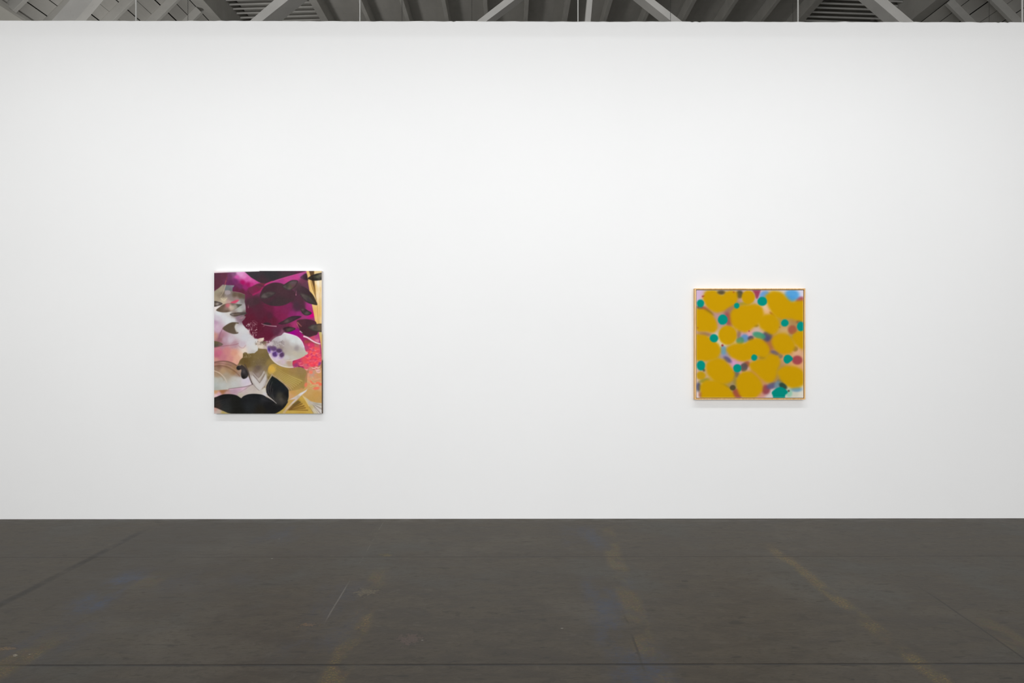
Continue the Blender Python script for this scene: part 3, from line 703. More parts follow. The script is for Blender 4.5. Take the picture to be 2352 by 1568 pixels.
    for x, y, rx, ry, c, r in ((90, 750, 40, 72, (78, 48, 124), -10), (200, 730, 85, 62, (92, 64, 110), 10), (345, 785, 80, 56, (80, 56, 92), 5), (240, 870, 72, 74, (84, 54, 112), 0), (415, 890, 62, 72, (82, 56, 92), 20), (150, 690, 80, 30, (104, 80, 104), 0)):
        p.blob(x, y, rx, ry, c, 10, 0.95, r)
    for pts in ([(50, 780), (85, 850), (130, 830)], [(130, 800), (180, 830), (260, 790)], [(280, 830), (340, 860), (420, 820)], [(180, 930), (240, 960), (300, 930)], [(330, 960), (400, 990), (460, 940)], [(285, 860), (300, 890), (350, 890)]):
        p.stroke(pts, 9, (172, 140, 204), 7, 3.5, 0.8)
    p.specks(150, 530, 480, 650, 70, 9, (104, 92, 92), 0.6)
    p.specks(150, 560, 480, 680, 40, 8, (200, 186, 190), 0.6)
    p.specks(0, 540, 180, 660, 40, 11, (206, 184, 190), 0.7)
    # --- coral blossoms
    bl = [(990, 540), (1100, 520), (1200, 530), (1350, 600), (1385, 640), (1410, 800), (1428, 1000), (1420, 1130), (1330, 1180), (1180, 1210), (1100, 1240), (1030, 1275), (965, 1200), (900, 1185), (840, 1170), (760, 1235), (705, 1190), (690, 1100), (740, 1045), (900, 975), (1090, 860), (1030, 780)]
    p.poly(bl, p.field([(1100, 620, (195, 55, 100)), (1200, 650, (205, 50, 105)), (1300, 640, (184, 96, 100)), (1280, 730, (235, 85, 90)), (1200, 760, (186, 62, 108)), (1130, 820, (215, 70, 95)), (1320, 800, (240, 90, 100)),
                        (1200, 900, (205, 60, 100)), (1350, 900, (178, 72, 122)), (1100, 950, (246, 75, 80)), (1250, 980, (250, 75, 85)), (1350, 980, (240, 70, 90)), (1000, 1030, (220, 80, 90)), (850, 1060, (190, 60, 105)),
                        (780, 1150, (150, 60, 110)), (900, 1140, (215, 70, 100)), (1050, 1100, (236, 80, 85)), (1150, 1130, (252, 70, 85)), (1280, 1090, (250, 75, 85)), (1380, 1130, (150, 70, 135)), (1030, 1200, (222, 90, 110)),
                        (1050, 1150, (184, 112, 122)), (740, 1080, (202, 55, 85)), (1080, 560, (150, 70, 66)), (1040, 700, (176, 70, 110)), (1410, 960, (150, 90, 140)), (1180, 1060, (200, 60, 100)), (1330, 1030, (214, 64, 104))], 8), 4)
    arcs = ((1060, 780, 45, 40), (1165, 860, 60, 48), (1290, 730, 64, 50), (1315, 820, 56, 44), (1205, 790, 40, 40), (775, 1170, 60, 46), (920, 1120, 62, 52), (1035, 1215, 62, 52), (880, 1070, 40, 36), (1150, 1010, 60, 40), (1280, 1010, 60, 40), (1370, 860, 36, 40))
    for x, y, rx, ry in arcs:
        pts = [(x + rx * math.cos(math.radians(a)), y + ry * math.sin(math.radians(a))) for a in (10, 45, 90, 135, 170)]
        p.stroke(pts, 9, (250, 160, 164), 8, 3.5, 0.7, True)
    rr = random.Random(5)
    for _ in range(46):
        x, y = rr.uniform(1030, 1410), rr.uniform(600, 1190)
        if y < 560 + (x - 1000) * 0.25 or (x < 1090 and y < 880): continue
        w_ = rr.uniform(22, 44)
        p.blob(x, y, w_, w_ * 1.15, rr.choice(((250, 74, 84), (205, 56, 104), (236, 84, 96), (246, 90, 84), (176, 66, 112), (222, 70, 96))), 6, 0.7, rr.uniform(-30, 30))
        pts = [(x + w_ * math.cos(math.radians(a)), y + w_ * 1.1 * math.sin(math.radians(a))) for a in (20, 55, 90, 125, 160)]
        p.stroke(pts, 6, (252, 150, 150), 6, 3.5, rr.uniform(0.3, 0.75), True)
    for x, y, rx, ry, c in ((1160, 1270, 60, 70, (206, 134, 120)), (1165, 1345, 52, 46, (240, 124, 96)), (1240, 1320, 60, 40, (226, 140, 112)), (1350, 1300, 66, 52, (206, 158, 158)), (1290, 1240, 70, 36, (214, 110, 116))):
        p.blob(x, y, rx, ry, c, 6, 0.9)
    for x, y, rx, ry in ((1240, 1200, 60, 40), (1345, 1180, 60, 46), (1330, 1250, 60, 40), (1180, 1330, 60, 50), (1360, 1310, 62, 46), (1060, 1250, 30, 30)):
        pts = [(x + rx * math.cos(math.radians(a)), y + ry * math.sin(math.radians(a))) for a in (0, 45, 90, 135, 180)]
        p.stroke(pts, 10, (248, 200, 190), 8, 3, 0.85, True)
    p.poly([(1150, 440), (1330, 390), (1370, 560), (1250, 520)], p.field([(1200, 460, (196, 78, 100)), (1320, 450, (176, 68, 124)), (1330, 530, (222, 130, 150))], 10), 5, 0.9)
    p.stroke([(1080, 520), (1200, 570), (1330, 625)], 16, (120, 70, 64), 6, 6, 0.7)
    p.stroke([(985, 415), (1080, 450), (1200, 530), (1300, 580), (1395, 608)], 20, (238, 216, 220), 14, 3, 0.95)
    # white dash, dark fold
    p.poly([(-60, 90), (0, 60), (90, 70), (150, 110), (60, 125), (-40, 115)], (50, 42, 46), 5, 0.9)
    p.stroke([(-110, 90), (-30, 118), (110, 146), (275, 158)], 4, (214, 186, 194), 9, 2.5, 0.85)
    # --- gold fan and lower right
    p.R = 6
    low = [(590, 770), (640, 748), (870, 710), (985, 690), (1060, 560), (1080, 300), (1300, 200), (1480, 150), (1480, 1400), (240, 1400), (250, 1330), (340, 1290), (450, 1210), (530, 1110), (580, 950)]
    p.poly(low, p.field([(700, 800, (195, 150, 85)), (650, 880, (202, 156, 112)), (620, 1050, (190, 155, 90)), (850, 760, (190, 155, 90)), (1100, 800, (196, 156, 96)), (1300, 850, (195, 150, 85)), (1200, 950, (190, 150, 85)),
                         (1400, 950, (190, 150, 90)), (1300, 400, (204, 150, 108)), (1150, 450, (204, 164, 116)), (1200, 640, (196, 160, 100)), (400, 1300, (180, 155, 80)), (540, 1180, (190, 155, 80)), (1180, 340, (190, 150, 136)), (1380, 640, (206, 160, 120)), (1400, 350, (200, 150, 100))], 12), 3.5, smooth=False)
    p.R = 4
    for x, y, rx, ry, c in ((1160, 1290, 50, 60, (208, 134, 120)), (1165, 1345, 50, 40, (240, 124, 96)), (1350, 1300, 60, 46, (208, 160, 158)), (1060, 1230, 40, 30, (214, 90, 104))):
        p.blob(x, y, rx, ry, c, 6, 0.85)
    for x, y, rx, ry in ((1240, 1200, 60, 40), (1345, 1180, 60, 46), (1330, 1250, 60, 40), (1360, 1300, 62, 52)):
        pts = [(x + rx * math.cos(math.radians(a)), y + ry * math.sin(math.radians(a))) for a in (0, 45, 90, 135, 180)]
        p.stroke(pts, 10, (248, 200, 190), 8, 3, 0.85, True)
    p.R = 6
    fan = [(150, 340), (60, 270), (70, 150), (130, 80), (230, 60), (330, 110), (480, 158), (700, 165), (830, 140), (950, 160), (1030, 230), (1050, 320), (1010, 420), (1000, 560), (985, 692), (870, 708), (640, 752), (560, 660), (300, 435)]
    p.poly(fan, p.field([(300, 180, (170, 140, 70)), (500, 250, (160, 132, 70)), (700, 220, (156, 126, 78)), (900, 250, (148, 122, 80)), (950, 400, (146, 122, 74)), (850, 500, (164, 140, 76)), (700, 500, (170, 148, 86)),
                         (950, 620, (160, 134, 76)), (750, 680, (168, 138, 76)), (500, 450, (172, 150, 86)), (350, 380, (176, 150, 96)), (600, 680, (172, 140, 100)), (120, 200, (190, 152, 72)), (150, 300, (180, 150, 90))], 14), 4)
    for i in range(7):
        t = i / 6
        p.stroke([(250 - 10 * i, 150 + 22 * i), (470 - 25 * i, 290 + 28 * i), (700 - 20 * i, 400 + 36 * i), (940 - 45 * i, 500 + 36 * i)], 6, (200, 176, 104), 8, 3, 0.85)
        p.stroke([(265 - 12 * i, 175 + 22 * i), (485 - 25 * i, 320 + 28 * i), (705 - 22 * i, 440 + 36 * i), (925 - 48 * i, 545 + 34 * i)], 6, (122, 96, 46), 7, 3, 0.75)
    for i in range(4):
        p.stroke([(280, 120 + 20 * i), (480, 215 + 26 * i), (700, 280 + 34 * i), (900, 320 + 40 * i)], 4, (130, 106, 62), 4, 3, 0.45)
    p.blob(165, 200, 90, 92, (208, 166, 74), 11, 0.95, 0, 5)
    p.stroke([(120, 300), (200, 260), (280, 210)], 18, (192, 160, 84), 10, 7, 0.7)
    # coral flecks
    p.stroke([(1100, 330), (1090, 420), (1110, 500)], 26, (220, 150, 110), 18, 6, 0.6)
    p.stroke([(1150, 480), (1180, 545), (1260, 570), (1340, 545), (1440, 580)], 18, (236, 116, 84), 26, 5, 0.9)
    p.stroke([(1200, 400), (1250, 470), (1320, 460), (1400, 440)], 10, (232, 176, 140), 10, 5, 0.6)
    p.stroke([(1200, 600), (1290, 590), (1400, 620)], 9, (236, 176, 150), 9, 4, 0.6)
    rr = random.Random(9)
    for _ in range(30):
        x, y = rr.uniform(1090, 1430), rr.uniform(310, 700)
        w_ = rr.uniform(22, 48)
        pts = [(x - w_, y), (x - 0.3 * w_, y + 0.45 * w_), (x + 0.4 * w_, y + 0.4 * w_), (x + w_, y)]
        p.stroke(pts, 9, rr.choice(((236, 122, 88), (232, 146, 108), (226, 190, 146), (238, 108, 84), (214, 160, 120))), 7, 4, rr.uniform(0.3, 0.75), True)
    p.blob(1035, 600, 40, 60, (226, 122, 92), 7, 0.9, 15); p.blob(1300, 690, 85, 34, (236, 116, 90), 6, 0.9, -8)
    p.blob(1400, 590, 40, 36, (236, 112, 84), 6, 0.85); p.blob(920, 700, 40, 20, (206, 140, 96), 6, 0.7)
    p.stroke([(1140, 520), (1170, 600), (1250, 620)], 8, (220, 180, 130), 8, 4, 0.6)
    p.stroke([(1060, 690), (1150, 680), (1230, 720)], 10, (208, 164, 130), 8, 5, 0.6)
    # white diagonal, brown triangle, striped fan
    p.poly([(595, 985), (700, 935), (900, 805), (1000, 755), (1080, 700), (1040, 770), (930, 860), (830, 960), (720, 1070), (600, 1200), (490, 1330), (430, 1330), (530, 1190), (650, 1075), (770, 960), (680, 975)],
           p.field([(650, 970, (206, 196, 196)), (900, 830, (216, 212, 214)), (760, 960, (200, 186, 180)), (600, 1160, (204, 176, 140)), (480, 1300, (190, 164, 124)), (850, 920, (190, 176, 156))], 12), 3, smooth=False)
    p.poly([(920, 885), (960, 925), (1060, 1060), (1150, 1200), (1230, 1345), (500, 1345), (560, 1250), (700, 1090), (830, 980)],
           p.field([(930, 930, (196, 160, 74)), (800, 1050, (150, 120, 60)), (1050, 1150, (192, 154, 72)), (700, 1300, (190, 158, 76)), (1150, 1300, (194, 162, 80)), (900, 1250, (186, 150, 70))], 14), 2.5, smooth=False)
    p.poly([(545, 1262), (700, 1100), (830, 1000), (890, 1030), (760, 1130), (660, 1220)], p.field([(780, 1080, (110, 90, 50)), (620, 1230, (126, 94, 54))], 14), 4, smooth=False)
    for x, y, w in ((890, 1050, 16), (935, 1085, 13), (985, 1140, 15), (1020, 1190, 13), (1085, 1252, 10)):
        p.stroke([(600, 1250), (0.5 * (600 + x), 0.5 * (1242 + y)), (x, y)], 6, (112, 80, 38), w, 2.5, 0.85)
    p.stroke([(560, 1290), (760, 1290), (1090, 1275)], 4, (206, 176, 98), 6, 3, 0.6)
    p.poly([(965, 890), (1040, 930), (1160, 1020), (1300, 1055), (1480, 1070), (1480, 1400), (1240, 1400), (1190, 1260), (1120, 1150), (1040, 1010)],
           p.field([(1050, 980, (206, 186, 140)), (1150, 1060, (188, 178, 166)), (1300, 1080, (176, 168, 154)), (1400, 1130, (188, 180, 168)), (1300, 1250, (202, 194, 188)), (1250, 1320, (196, 184, 150)), (1420, 1300, (206, 200, 196)), (1150, 1180, (196, 176, 120))], 12), 2.5, smooth=False)
    for e, c, w in (((1480, 1130), (150, 140, 128), 9), ((1480, 1245), (124, 108, 102), 10), ((1420, 1345), (128, 112, 104), 9), ((1480, 1180), (206, 200, 192), 8), ((1350, 1345), (170, 154, 130), 7), ((1480, 1300), (212, 204, 202), 10)):
        p.stroke([(1050, 960), (1180, 1070), (0.45 * 1180 + 0.55 * e[0], 0.45 * 1075 + 0.55 * e[1]), e], 3, c, w, 2.5, 0.8)
    p.stroke([(955, 880), (1050, 1040), (1140, 1190), (1240, 1345)], 8, (222, 196, 134), 8, 2.5, 0.85)
    p.stroke([(1120, 1160), (1180, 1250), (1230, 1330)], 6, (122, 96, 60), 7, 2, 0.7)
    # --- black forms at the foot
    p.R = 5
    ox = (610 - 485) * 11.2
    blk = [(60, 955), (150, 902), (280, 852), (420, 835), (560, 845), (660, 872), (735, 918), (775, 942), (775, 942), (830, 890), (950, 842), (1120, 828), (1300, 850), (1400, 895)]
    blk += [(ox + x, y) for x, y in [(0, 905), (110, 960), (200, 1010), (300, 1080), (560, 1020), (530, 1110), (450, 1210), (340, 1290), (245, 1336)]] + [(ox + 100, 1345), (520, 1340), (400, 1308), (260, 1245), (60, 1165)]
    fbk = p.field([(300, 900, (28, 26, 27)), (300, 1060, (36, 38, 40)), (150, 1050, (46, 42, 40)), (350, 1200, (44, 46, 45)), (650, 1050, (29, 29, 27)), (900, 1000, (31, 32, 34)), (960, 1140, (38, 40, 42)), (700, 1280, (29, 29, 26)),
                   (1200, 900, (28, 30, 32)), (1350, 950, (42, 42, 45)), (1300, 1250, (36, 33, 27)), (1450, 1150, (28, 28, 30)), (1600, 1250, (30, 29, 27)), (180, 1130, (56, 46, 42))], 20)
    p.poly(blk, fbk, 2.5)
    for pts in ([(100, 1060), (300, 990), (520, 940)], [(130, 1120), (320, 1040), (480, 980)], [(200, 1190), (300, 1100), (430, 1030)]):
        p.stroke(pts, 8, (58, 58, 58), 3, 5, 0.5)
    p.stroke([(820, 930), (1050, 950), (1250, 1000)], 6, (48, 48, 48), 3, 5, 0.5)
    p.stroke([(1280, 960), (1400, 1000), (1568, 1040)], 8, (58, 58, 62), 3, 6, 0.5)
    p.poly([(50, 1172), (160, 1200), (260, 1252), (390, 1312), (520, 1345), (520, 1400), (50, 1400)], p.field([(110, 1240, (190, 150, 140)), (180, 1290, (186, 170, 160)), (330, 1330, (172, 154, 92)), (100, 1330, (196, 176, 172))], 10), 3, smooth=False)
    p.stroke([(60, 1165), (200, 1215), (300, 1265)], 7, (86, 50, 44), 3, 3, 0.7)
    p.R = 6
    bulb = [(168, 372), (300, 450), (450, 570), (560, 685), (592, 745), (594, 900), (575, 1000), (530, 1110), (450, 1210), (340, 1290), (230, 1340), (0, 1330), (150, 1120), (270, 1072), (200, 995), (130, 932), (60, 872), (20, 800), (8, 715), (22, 620), (80, 500)]
    p.poly(bulb, p.field([(200, 500, (30, 34, 34)), (300, 600, (30, 33, 36)), (450, 700, (30, 33, 38)), (60, 700, (44, 40, 42)), (130, 750, (32, 30, 32)), (350, 880, (62, 60, 52)), (390, 980, (78, 72, 66)), (480, 920, (44, 42, 38)),
                          (450, 1060, (62, 58, 54)), (330, 1010, (56, 54, 52)), (540, 850, (28, 28, 30)), (200, 1200, (28, 28, 28)), (350, 1180, (29, 29, 30)), (230, 850, (36, 36, 38)), (250, 700, (30, 32, 34)), (500, 1130, (30, 30, 28))], 11), 2.5, smooth=False)
    p.stroke([(110, 480), (60, 640), (70, 780), (150, 920)], 16, (68, 66, 66), 12, 6, 0.7)
    p.stroke([(170, 520), (120, 680), (140, 820), (200, 950)], 6, (88, 88, 86), 6, 3, 0.6)
    p.stroke([(180, 700), (185, 850), (225, 980)], 6, (84, 84, 82), 4, 3, 0.6)
    p.stroke([(0, 850), (60, 905), (170, 985), (280, 1078)], 16, (196, 190, 190), 4, 2.5, 0.95)
    p.stroke([(-40, 800), (-10, 850), (60, 900)], 20, (202, 196, 196), 12, 4, 0.8)
    p.stroke([(155, 350), (80, 475), (20, 590), (-10, 680), (-10, 780)], 7, (196, 186, 168), 8, 2.2, 0.9)
    p.stroke([(150, 330), (300, 425), (460, 552), (600, 705)], 10, (172, 148, 124), 14, 3, 0.85)
    p.stroke([(595, 750), (600, 900), (570, 1010)], 5, (206, 180, 130), 5, 2, 0.7)
    # bare strip along the top left
    p.R = 0
    p.poly([(60, 60), (520, 60), (505, 92.5), (350, 98), (250, 101), (88, 107), (60, 108)], p.field([(100, 95, (236, 222, 226)), (300, 92, (226, 224, 224)), (480, 88, (228, 228, 228))], 20), 1.5, smooth=False)
    p.soften(1)
    p.c += p.fbm(14)[..., None] * 3.0
    return np.clip(p.c, 4, 252)


def paint_dots():
    s0 = 5.057
    Z = [(0, 0, 1)] + [zoom(x, y, 1570, 640, s0, 11.2) for x, y in ((1585, 650), (1720, 650), (1585, 790), (1720, 790))]
    p = Paint(153, 132, 1396, 1375, 400, 400, Z)
    full = (slice(None), slice(None))
    p.c[:] = p.colour(p.field([(190, 190, (205, 175, 208)), (950, 340, (220, 190, 165)), (960, 370, (226, 176, 140)), (760, 620, (216, 160, 170)), (860, 580, (202, 172, 162)), (700, 620, (190, 150, 178)), (440, 740, (216, 206, 204)),
                               (600, 950, (206, 150, 190)), (750, 1040, (202, 162, 188)), (820, 1090, (190, 130, 130)), (880, 1160, (196, 140, 100)), (1200, 620, (206, 166, 110)), (1330, 830, (216, 166, 132)), (1200, 880, (206, 150, 110)),
                               (1350, 1000, (216, 160, 110)), (1370, 780, (200, 150, 100)), (180, 620, (190, 150, 192)), (180, 1340, (222, 206, 206)), (1300, 1330, (200, 200, 186)), (1380, 1340, (218, 212, 198)), (1010, 1340, (206, 192, 192)),
                               (900, 1340, (200, 140, 130)), (1380, 170, (208, 206, 226)), (1150, 150, (206, 196, 200)), (860, 240, (190, 170, 186)), (400, 410, (180, 140, 150)), (300, 1150, (196, 162, 130)), (540, 390, (150, 110, 110)),
                               (1250, 650, (156, 140, 120)), (1100, 1080, (162, 132, 110)), (980, 920, (166, 140, 92)), (500, 860, (152, 142, 172)), (1080, 830, (170, 120, 100)), (1000, 780, (165, 100, 70)), (570, 1180, (156, 136, 110)), (1060, 1100, (160, 125, 80)),
                               (640, 760, (206, 180, 150)), (340, 150, (180, 170, 160)), (1180, 480, (170, 140, 90)), (1290, 480, (170, 130, 80))], 22), full)
    navy, wine, blue, olv, grn = (74, 72, 106), (152, 60, 84), (78, 152, 210), (86, 74, 52), (62, 146, 116)
    S = 17
    for x, y, rx, ry, c, r, f in (
            (1370, 250, 66, 42, (162, 72, 92), 0, S), (1325, 940, 60, 52, (156, 64, 74), 0, 14), (1268, 590, 52, 52, (162, 86, 62), 0, S), (740, 985, 36, 36, (150, 72, 68), 0, S), (625, 1335, 55, 66, (150, 64, 66), -20, 14),
            (960, 1280, 50, 56, (142, 64, 74), 0, 20), (525, 470, 42, 80, (152, 78, 84), -15, S), (245, 350, 66, 28, (152, 68, 78), 25, S), (1035, 412, 38, 14, (164, 86, 50), 42, 8), (215, 1345, 34, 46, (162, 92, 92), -20, S),
            (1262, 190, 86, 66, (76, 156, 216), 0, 24), (1250, 235, 50, 40, (76, 152, 212), 0, 20), (945, 190, 60, 46, (96, 152, 212), -30, S), (715, 690, 48, 48, (92, 140, 186), 0, S), (465, 825, 38, 52, (100, 150, 182), -10, 14),
            (1315, 1275, 66, 30, (106, 152, 184), 0, 14), (975, 665, 56, 66, navy, 30, 20), (785, 690, 36, 30, (66, 64, 106), -20, 12), (515, 935, 52, 28, (90, 84, 126), 35, 14), (1065, 857, 54, 24, (94, 86, 122), 18, 12),
            (178, 1250, 30, 52, (70, 74, 112), 0, 14), (1030, 1235, 60, 36, (90, 86, 122), -20, S), (190, 330, 34, 28, (76, 66, 88), 0, 12), (255, 640, 76, 24, (138, 106, 112), 10, S), (1130, 895, 26, 24, (120, 112, 108), 0, 10),
            (440, 158, 44, 24, (84, 74, 56), 0, 14), (655, 180, 42, 46, (76, 72, 56), 0, 14), (295, 388, 56, 22, (104, 82, 44), 30, 14), (705, 1022, 44, 50, (84, 76, 76), 20, 12), (845, 540, 30, 18, (140, 112, 44), 0, 10),
            (615, 1100, 36, 40, (96, 90, 110), 0, 14), (920, 908, 34, 22, (146, 116, 46), 0, 10), (1300, 810, 32, 30, (150, 116, 52), 0, 12), (450, 1222, 84, 18, (122, 106, 52), 25, 12), (1350, 500, 34, 22, (122, 86, 76), 0, 12),
            (1130, 1195, 40, 34, (112, 108, 94), 30, 14), (880, 655, 76, 38, grn, 16, 12), (660, 715, 46, 44, (76, 142, 106), 0, 14), (700, 290, 60, 18, (152, 142, 62), 0, 12), (245, 1175, 62, 24, (146, 140, 52), -15, 12),
            (1100, 1230, 40, 50, (110, 136, 150), 20, S), (645, 640, 24, 50, (140, 110, 104), 10, 14), (600, 1180, 22, 60, (140, 124, 84), -10, 14)):
        p.blob(x, y, rx, ry, c, f, 0.92, r)
    p.poly([(800, 120), (895, 120), (890, 160), (866, 225), (846, 225), (825, 170)], (152, 58, 88), 11, 0.95)
    yl = (197, 150, 4)
    ys = [
        (1, [(365, 330), (430, 240), (560, 200), (680, 230), (760, 310), (850, 330), (940, 250), (1080, 215), (1185, 260), (1210, 400), (1150, 520), (1000, 600), (880, 680), (740, 725), (600, 700), (480, 620), (400, 500), (358, 410)], 14),
        (0, [(560, 400), (600, 350), (660, 325), (740, 310), (850, 305), (912, 350), (920, 430), (885, 500), (825, 545), (760, 595), (690, 604), (615, 572), (568, 500)], 18),
        (0, [(885, 480), (960, 422), (1045, 425), (1100, 495), (1095, 580), (1040, 632), (975, 610), (905, 560)], 16),
        (0, [(970, 200), (1055, 152), (1140, 175), (1205, 240), (1265, 278), (1340, 265), (1430, 280), (1430, 470), (1330, 472), (1240, 448), (1130, 452), (1055, 410), (1008, 330), (976, 262)], 16),
        (0, [(120, 380), (220, 358), (300, 398), (362, 470), (388, 560), (350, 612), (260, 604), (120, 570)], 16),
        (0, [(120, 670), (230, 655), (310, 690), (392, 750), (425, 825), (400, 895), (320, 935), (220, 938), (120, 900)], 16),
        (0, [(520, 800), (600, 762), (720, 752), (790, 712), (870, 695), (955, 750), (992, 830), (950, 900), (850, 880), (770, 925), (680, 945), (580, 905), (525, 850)], 15),
        (0, [(1055, 680), (1130, 640), (1210, 655), (1272, 730), (1282, 800), (1230, 852), (1150, 862), (1078, 812), (1038, 740)], 17),
        (0, [(1275, 670), (1330, 620), (1440, 590), (1440, 800), (1340, 775), (1290, 720)], 14),
        (0, [(285, 980), (390, 925), (480, 955), (552, 1030), (588, 1105), (556, 1175), (480, 1204), (390, 1185), (305, 1115), (275, 1040)], 16),
        (0, [(628, 1170), (680, 1092), (770, 1080), (845, 1130), (905, 1220), (895, 1305), (830, 1365), (740, 1385), (665, 1335), (632, 1250)], 16),
        (0, [(205, 1240), (265, 1188), (360, 1186), (455, 1218), (545, 1290), (580, 1420), (260, 1420), (212, 1310)], 15),
        (0, [(780, 985), (860, 945), (950, 935), (1000, 885), (1085, 900), (1112, 965), (1085, 1050), (1065, 1140), (1000, 1188), (925, 1155), (855, 1090), (796, 1045)], 18),
        (0, [(1110, 1065), (1200, 1018), (1320, 1035), (1400, 1095), (1410, 1195), (1330, 1245), (1240, 1245), (1160, 1185), (1115, 1115)], 17),
    ]
    for r, pts, f in ys:
        p.R = r
        p.poly(pts, yl, 48, 0.66, warp=6, grow=12)
    for r, pts, f in ys:
        p.R = r
        p.poly(pts, yl, f + 7, 1.0, warp=6, grow=5)
    p.R = 0
    p.blob(755, 215, 80, 82, yl, 30, 0.5); p.blob(515, 652, 112, 114, yl, 36, 0.5)
    p.blob(755, 215, 74, 76, yl, 12, 1, 0, 4); p.blob(515, 652, 104, 108, yl, 15, 1, 0, 5); p.blob(205, 1118, 54, 46, (190, 148, 12), 14, 0.95, 0, 4)
    # dark olive seams where two golden clouds overlap
    p.blob(440, 160, 40, 20, (92, 80, 56), 12, 0.85)
    p.blob(1160, 1240, 52, 32, (46, 70, 58), 11, 0.95, 35); p.blob(575, 1258, 34, 31, (82, 72, 44), 6, 0.97)
    tl = (0, 140, 126)
    for x, y, rx, ry in ((200, 285, 42, 44), (622, 312, 31, 32), (918, 262, 54, 51), (458, 472, 55, 58), (357, 688, 48, 46), (1180, 511, 43, 41), (1368, 551, 46, 53), (825, 910, 34, 36), (205, 1003, 48, 56), (628, 1033, 46, 47)):
        p.blob(x, y, rx + 6, ry + 6, (150, 158, 110), 9, 0.35)
        p.blob(x, y, rx, ry, tl, 5.5, 1, 0, 3)
    p.poly([(1165, 930), (1180, 892), (1215, 878), (1250, 892), (1274, 928), (1245, 958), (1210, 980), (1178, 966)], tl, 5.5)
    p.blob(1230, 1320, 36, 46, (110, 190, 160), 16, 0.6)
    p.poly([(1030, 1310), (1075, 1270), (1130, 1250), (1180, 1270), (1215, 1310), (1185, 1345), (1170, 1400), (1060, 1400), (1040, 1350)], (0, 136, 122), 7)
    p.blob(240, 1056, 14, 16, (60, 72, 52), 8, 0.7)
    for x, y, r, c in ((225, 205, 9, (158, 52, 56)), (455, 770, 13, (150, 44, 50)), (765, 605, 9, (176, 74, 76)), (1225, 1295, 12, (96, 66, 58)), (166, 566, 7, (168, 84, 60)), (586, 156, 9, (176, 96, 40)), (1120, 560, 8, (160, 116, 48)), (240, 200, 6, (150, 60, 50))):
        p.blob(x, y, r, r, c, 4.5, 0.95)
    # unpainted margin
    for pts in ([(153, 120), (1400, 120), (1400, 138), (153, 138)], [(1390, 120), (1410, 120), (1410, 1390), (1390, 1390)], [(140, 1368), (1410, 1368), (1410, 1390), (140, 1390)], [(140, 120), (158, 120), (158, 1390), (140, 1390)]):
        p.poly(pts, (214, 204, 196), 4, 0.5, smooth=False)
    p.soften(2)
    return np.clip(p.c, 2, 252)


def grid_canvas(name, cols, x0, x1, z0, z1, y, parent, mat, gain):
    """a painted face in the plane y; rows of cols run from the top down"""
    ny, nx, _ = cols.shape
    xs = np.linspace(x0, x1, nx); zs = np.linspace(z1, z0, ny)
    gx, gz = np.meshgrid(xs, zs)
    co = np.stack([gx, np.full_like(gx, y), gz], -1).reshape(-1, 3)
    idx = np.arange(nx * ny).reshape(ny, nx)
    quads = np.stack([idx[1:, :-1], idx[1:, 1:], idx[:-1, 1:], idx[:-1, :-1]], -1).reshape(-1)
    nq = (nx - 1) * (ny - 1)
    me = bpy.data.meshes.new(name)
    me.vertices.add(nx * ny); me.vertices.foreach_set('co', co.astype(np.float32).ravel())
    me.loops.add(nq * 4); me.loops.foreach_set('vertex_index', quads.astype(np.int32))
    me.polygons.add(nq); me.polygons.foreach_set('loop_start', np.arange(0, nq * 4, 4, dtype=np.int32))
    try:
        me.polygons.foreach_set('loop_total', np.full(nq, 4, dtype=np.int32))
    except Exception:
        pass
    me.update(calc_edges=True)
    a = me.attributes.new('paint', 'FLOAT_COLOR', 'POINT')
    l = np.ones((nx * ny, 4), np.float32); l[:, :3] = np.clip(lin(cols.reshape(-1, 3)) * gain, 0, 0.93)
    a.data.foreach_set('color', l.ravel())
    return link(name, me, mat, parent)


# ------------------------------------------------------------------ setting: floor, walls
XC = 1.0                                       # middle line of the hall
XL, XR = XC - 7.6, XC + 7.6
YB, YF = -5.0, 16.0

fl = MB(); fl.box((XL - 0.3, YB - 0.2, -0.2), (XR + 0.3, YF + 0.2, 0.0))
tag(fl.build('floor', M['floor']), 'dark grey worn painted floor with faint yellow lines and blue stains', 'floor', kind='structure')

# white wall: its top edge is a little ragged
n = 760
xa, xb = XL, XR
zt = 4.2125
xs = np.linspace(xa, xb, n)
jag = np.zeros(n)
for w, amp in ((0.9, 0.0012), (0.25, 0.0008), (0.05, 0.0011)):
    cell = np.arange(xa - 1, xb + 2, w); val = RNG.normal(0, 1, len(cell))
    jag += amp * np.interp(xs, cell, val)
jag += np.where(RNG.random(n) > 0.985, -0.005, 0)
v, f = [], []
Y0, Y1 = WALL_Y, WALL_Y + 0.14
for i in range(n):
    t = zt + jag[i]
    v += [(xs[i], Y0, 0.0), (xs[i], Y0, t - 0.007), (xs[i], Y0 + 0.007, t), (xs[i], Y1, t), (xs[i], Y1, 0.0)]
for i in range(n - 1):
    a, b = 5 * i, 5 * (i + 1)
    for k in range(4):
        f.append((a + k, b + k, b + k + 1, a + k + 1))
    f.append((a + 4, b + 4, b, a))
f.append((4, 3, 2, 1, 0)); f.append(tuple(5 * (n - 1) + k for k in range(5)))
me = bpy.data.meshes.new('wall_front'); me.from_pydata(v, [], f)
bm = bmesh.new(); bm.from_mesh(me); bmesh.ops.recalc_face_normals(bm, faces=bm.faces); bm.to_mesh(me); bm.free()
tag(link('wall_front', me, M['wall']), 'broad white gallery wall with two paintings, open above', 'wall', kind='structure')

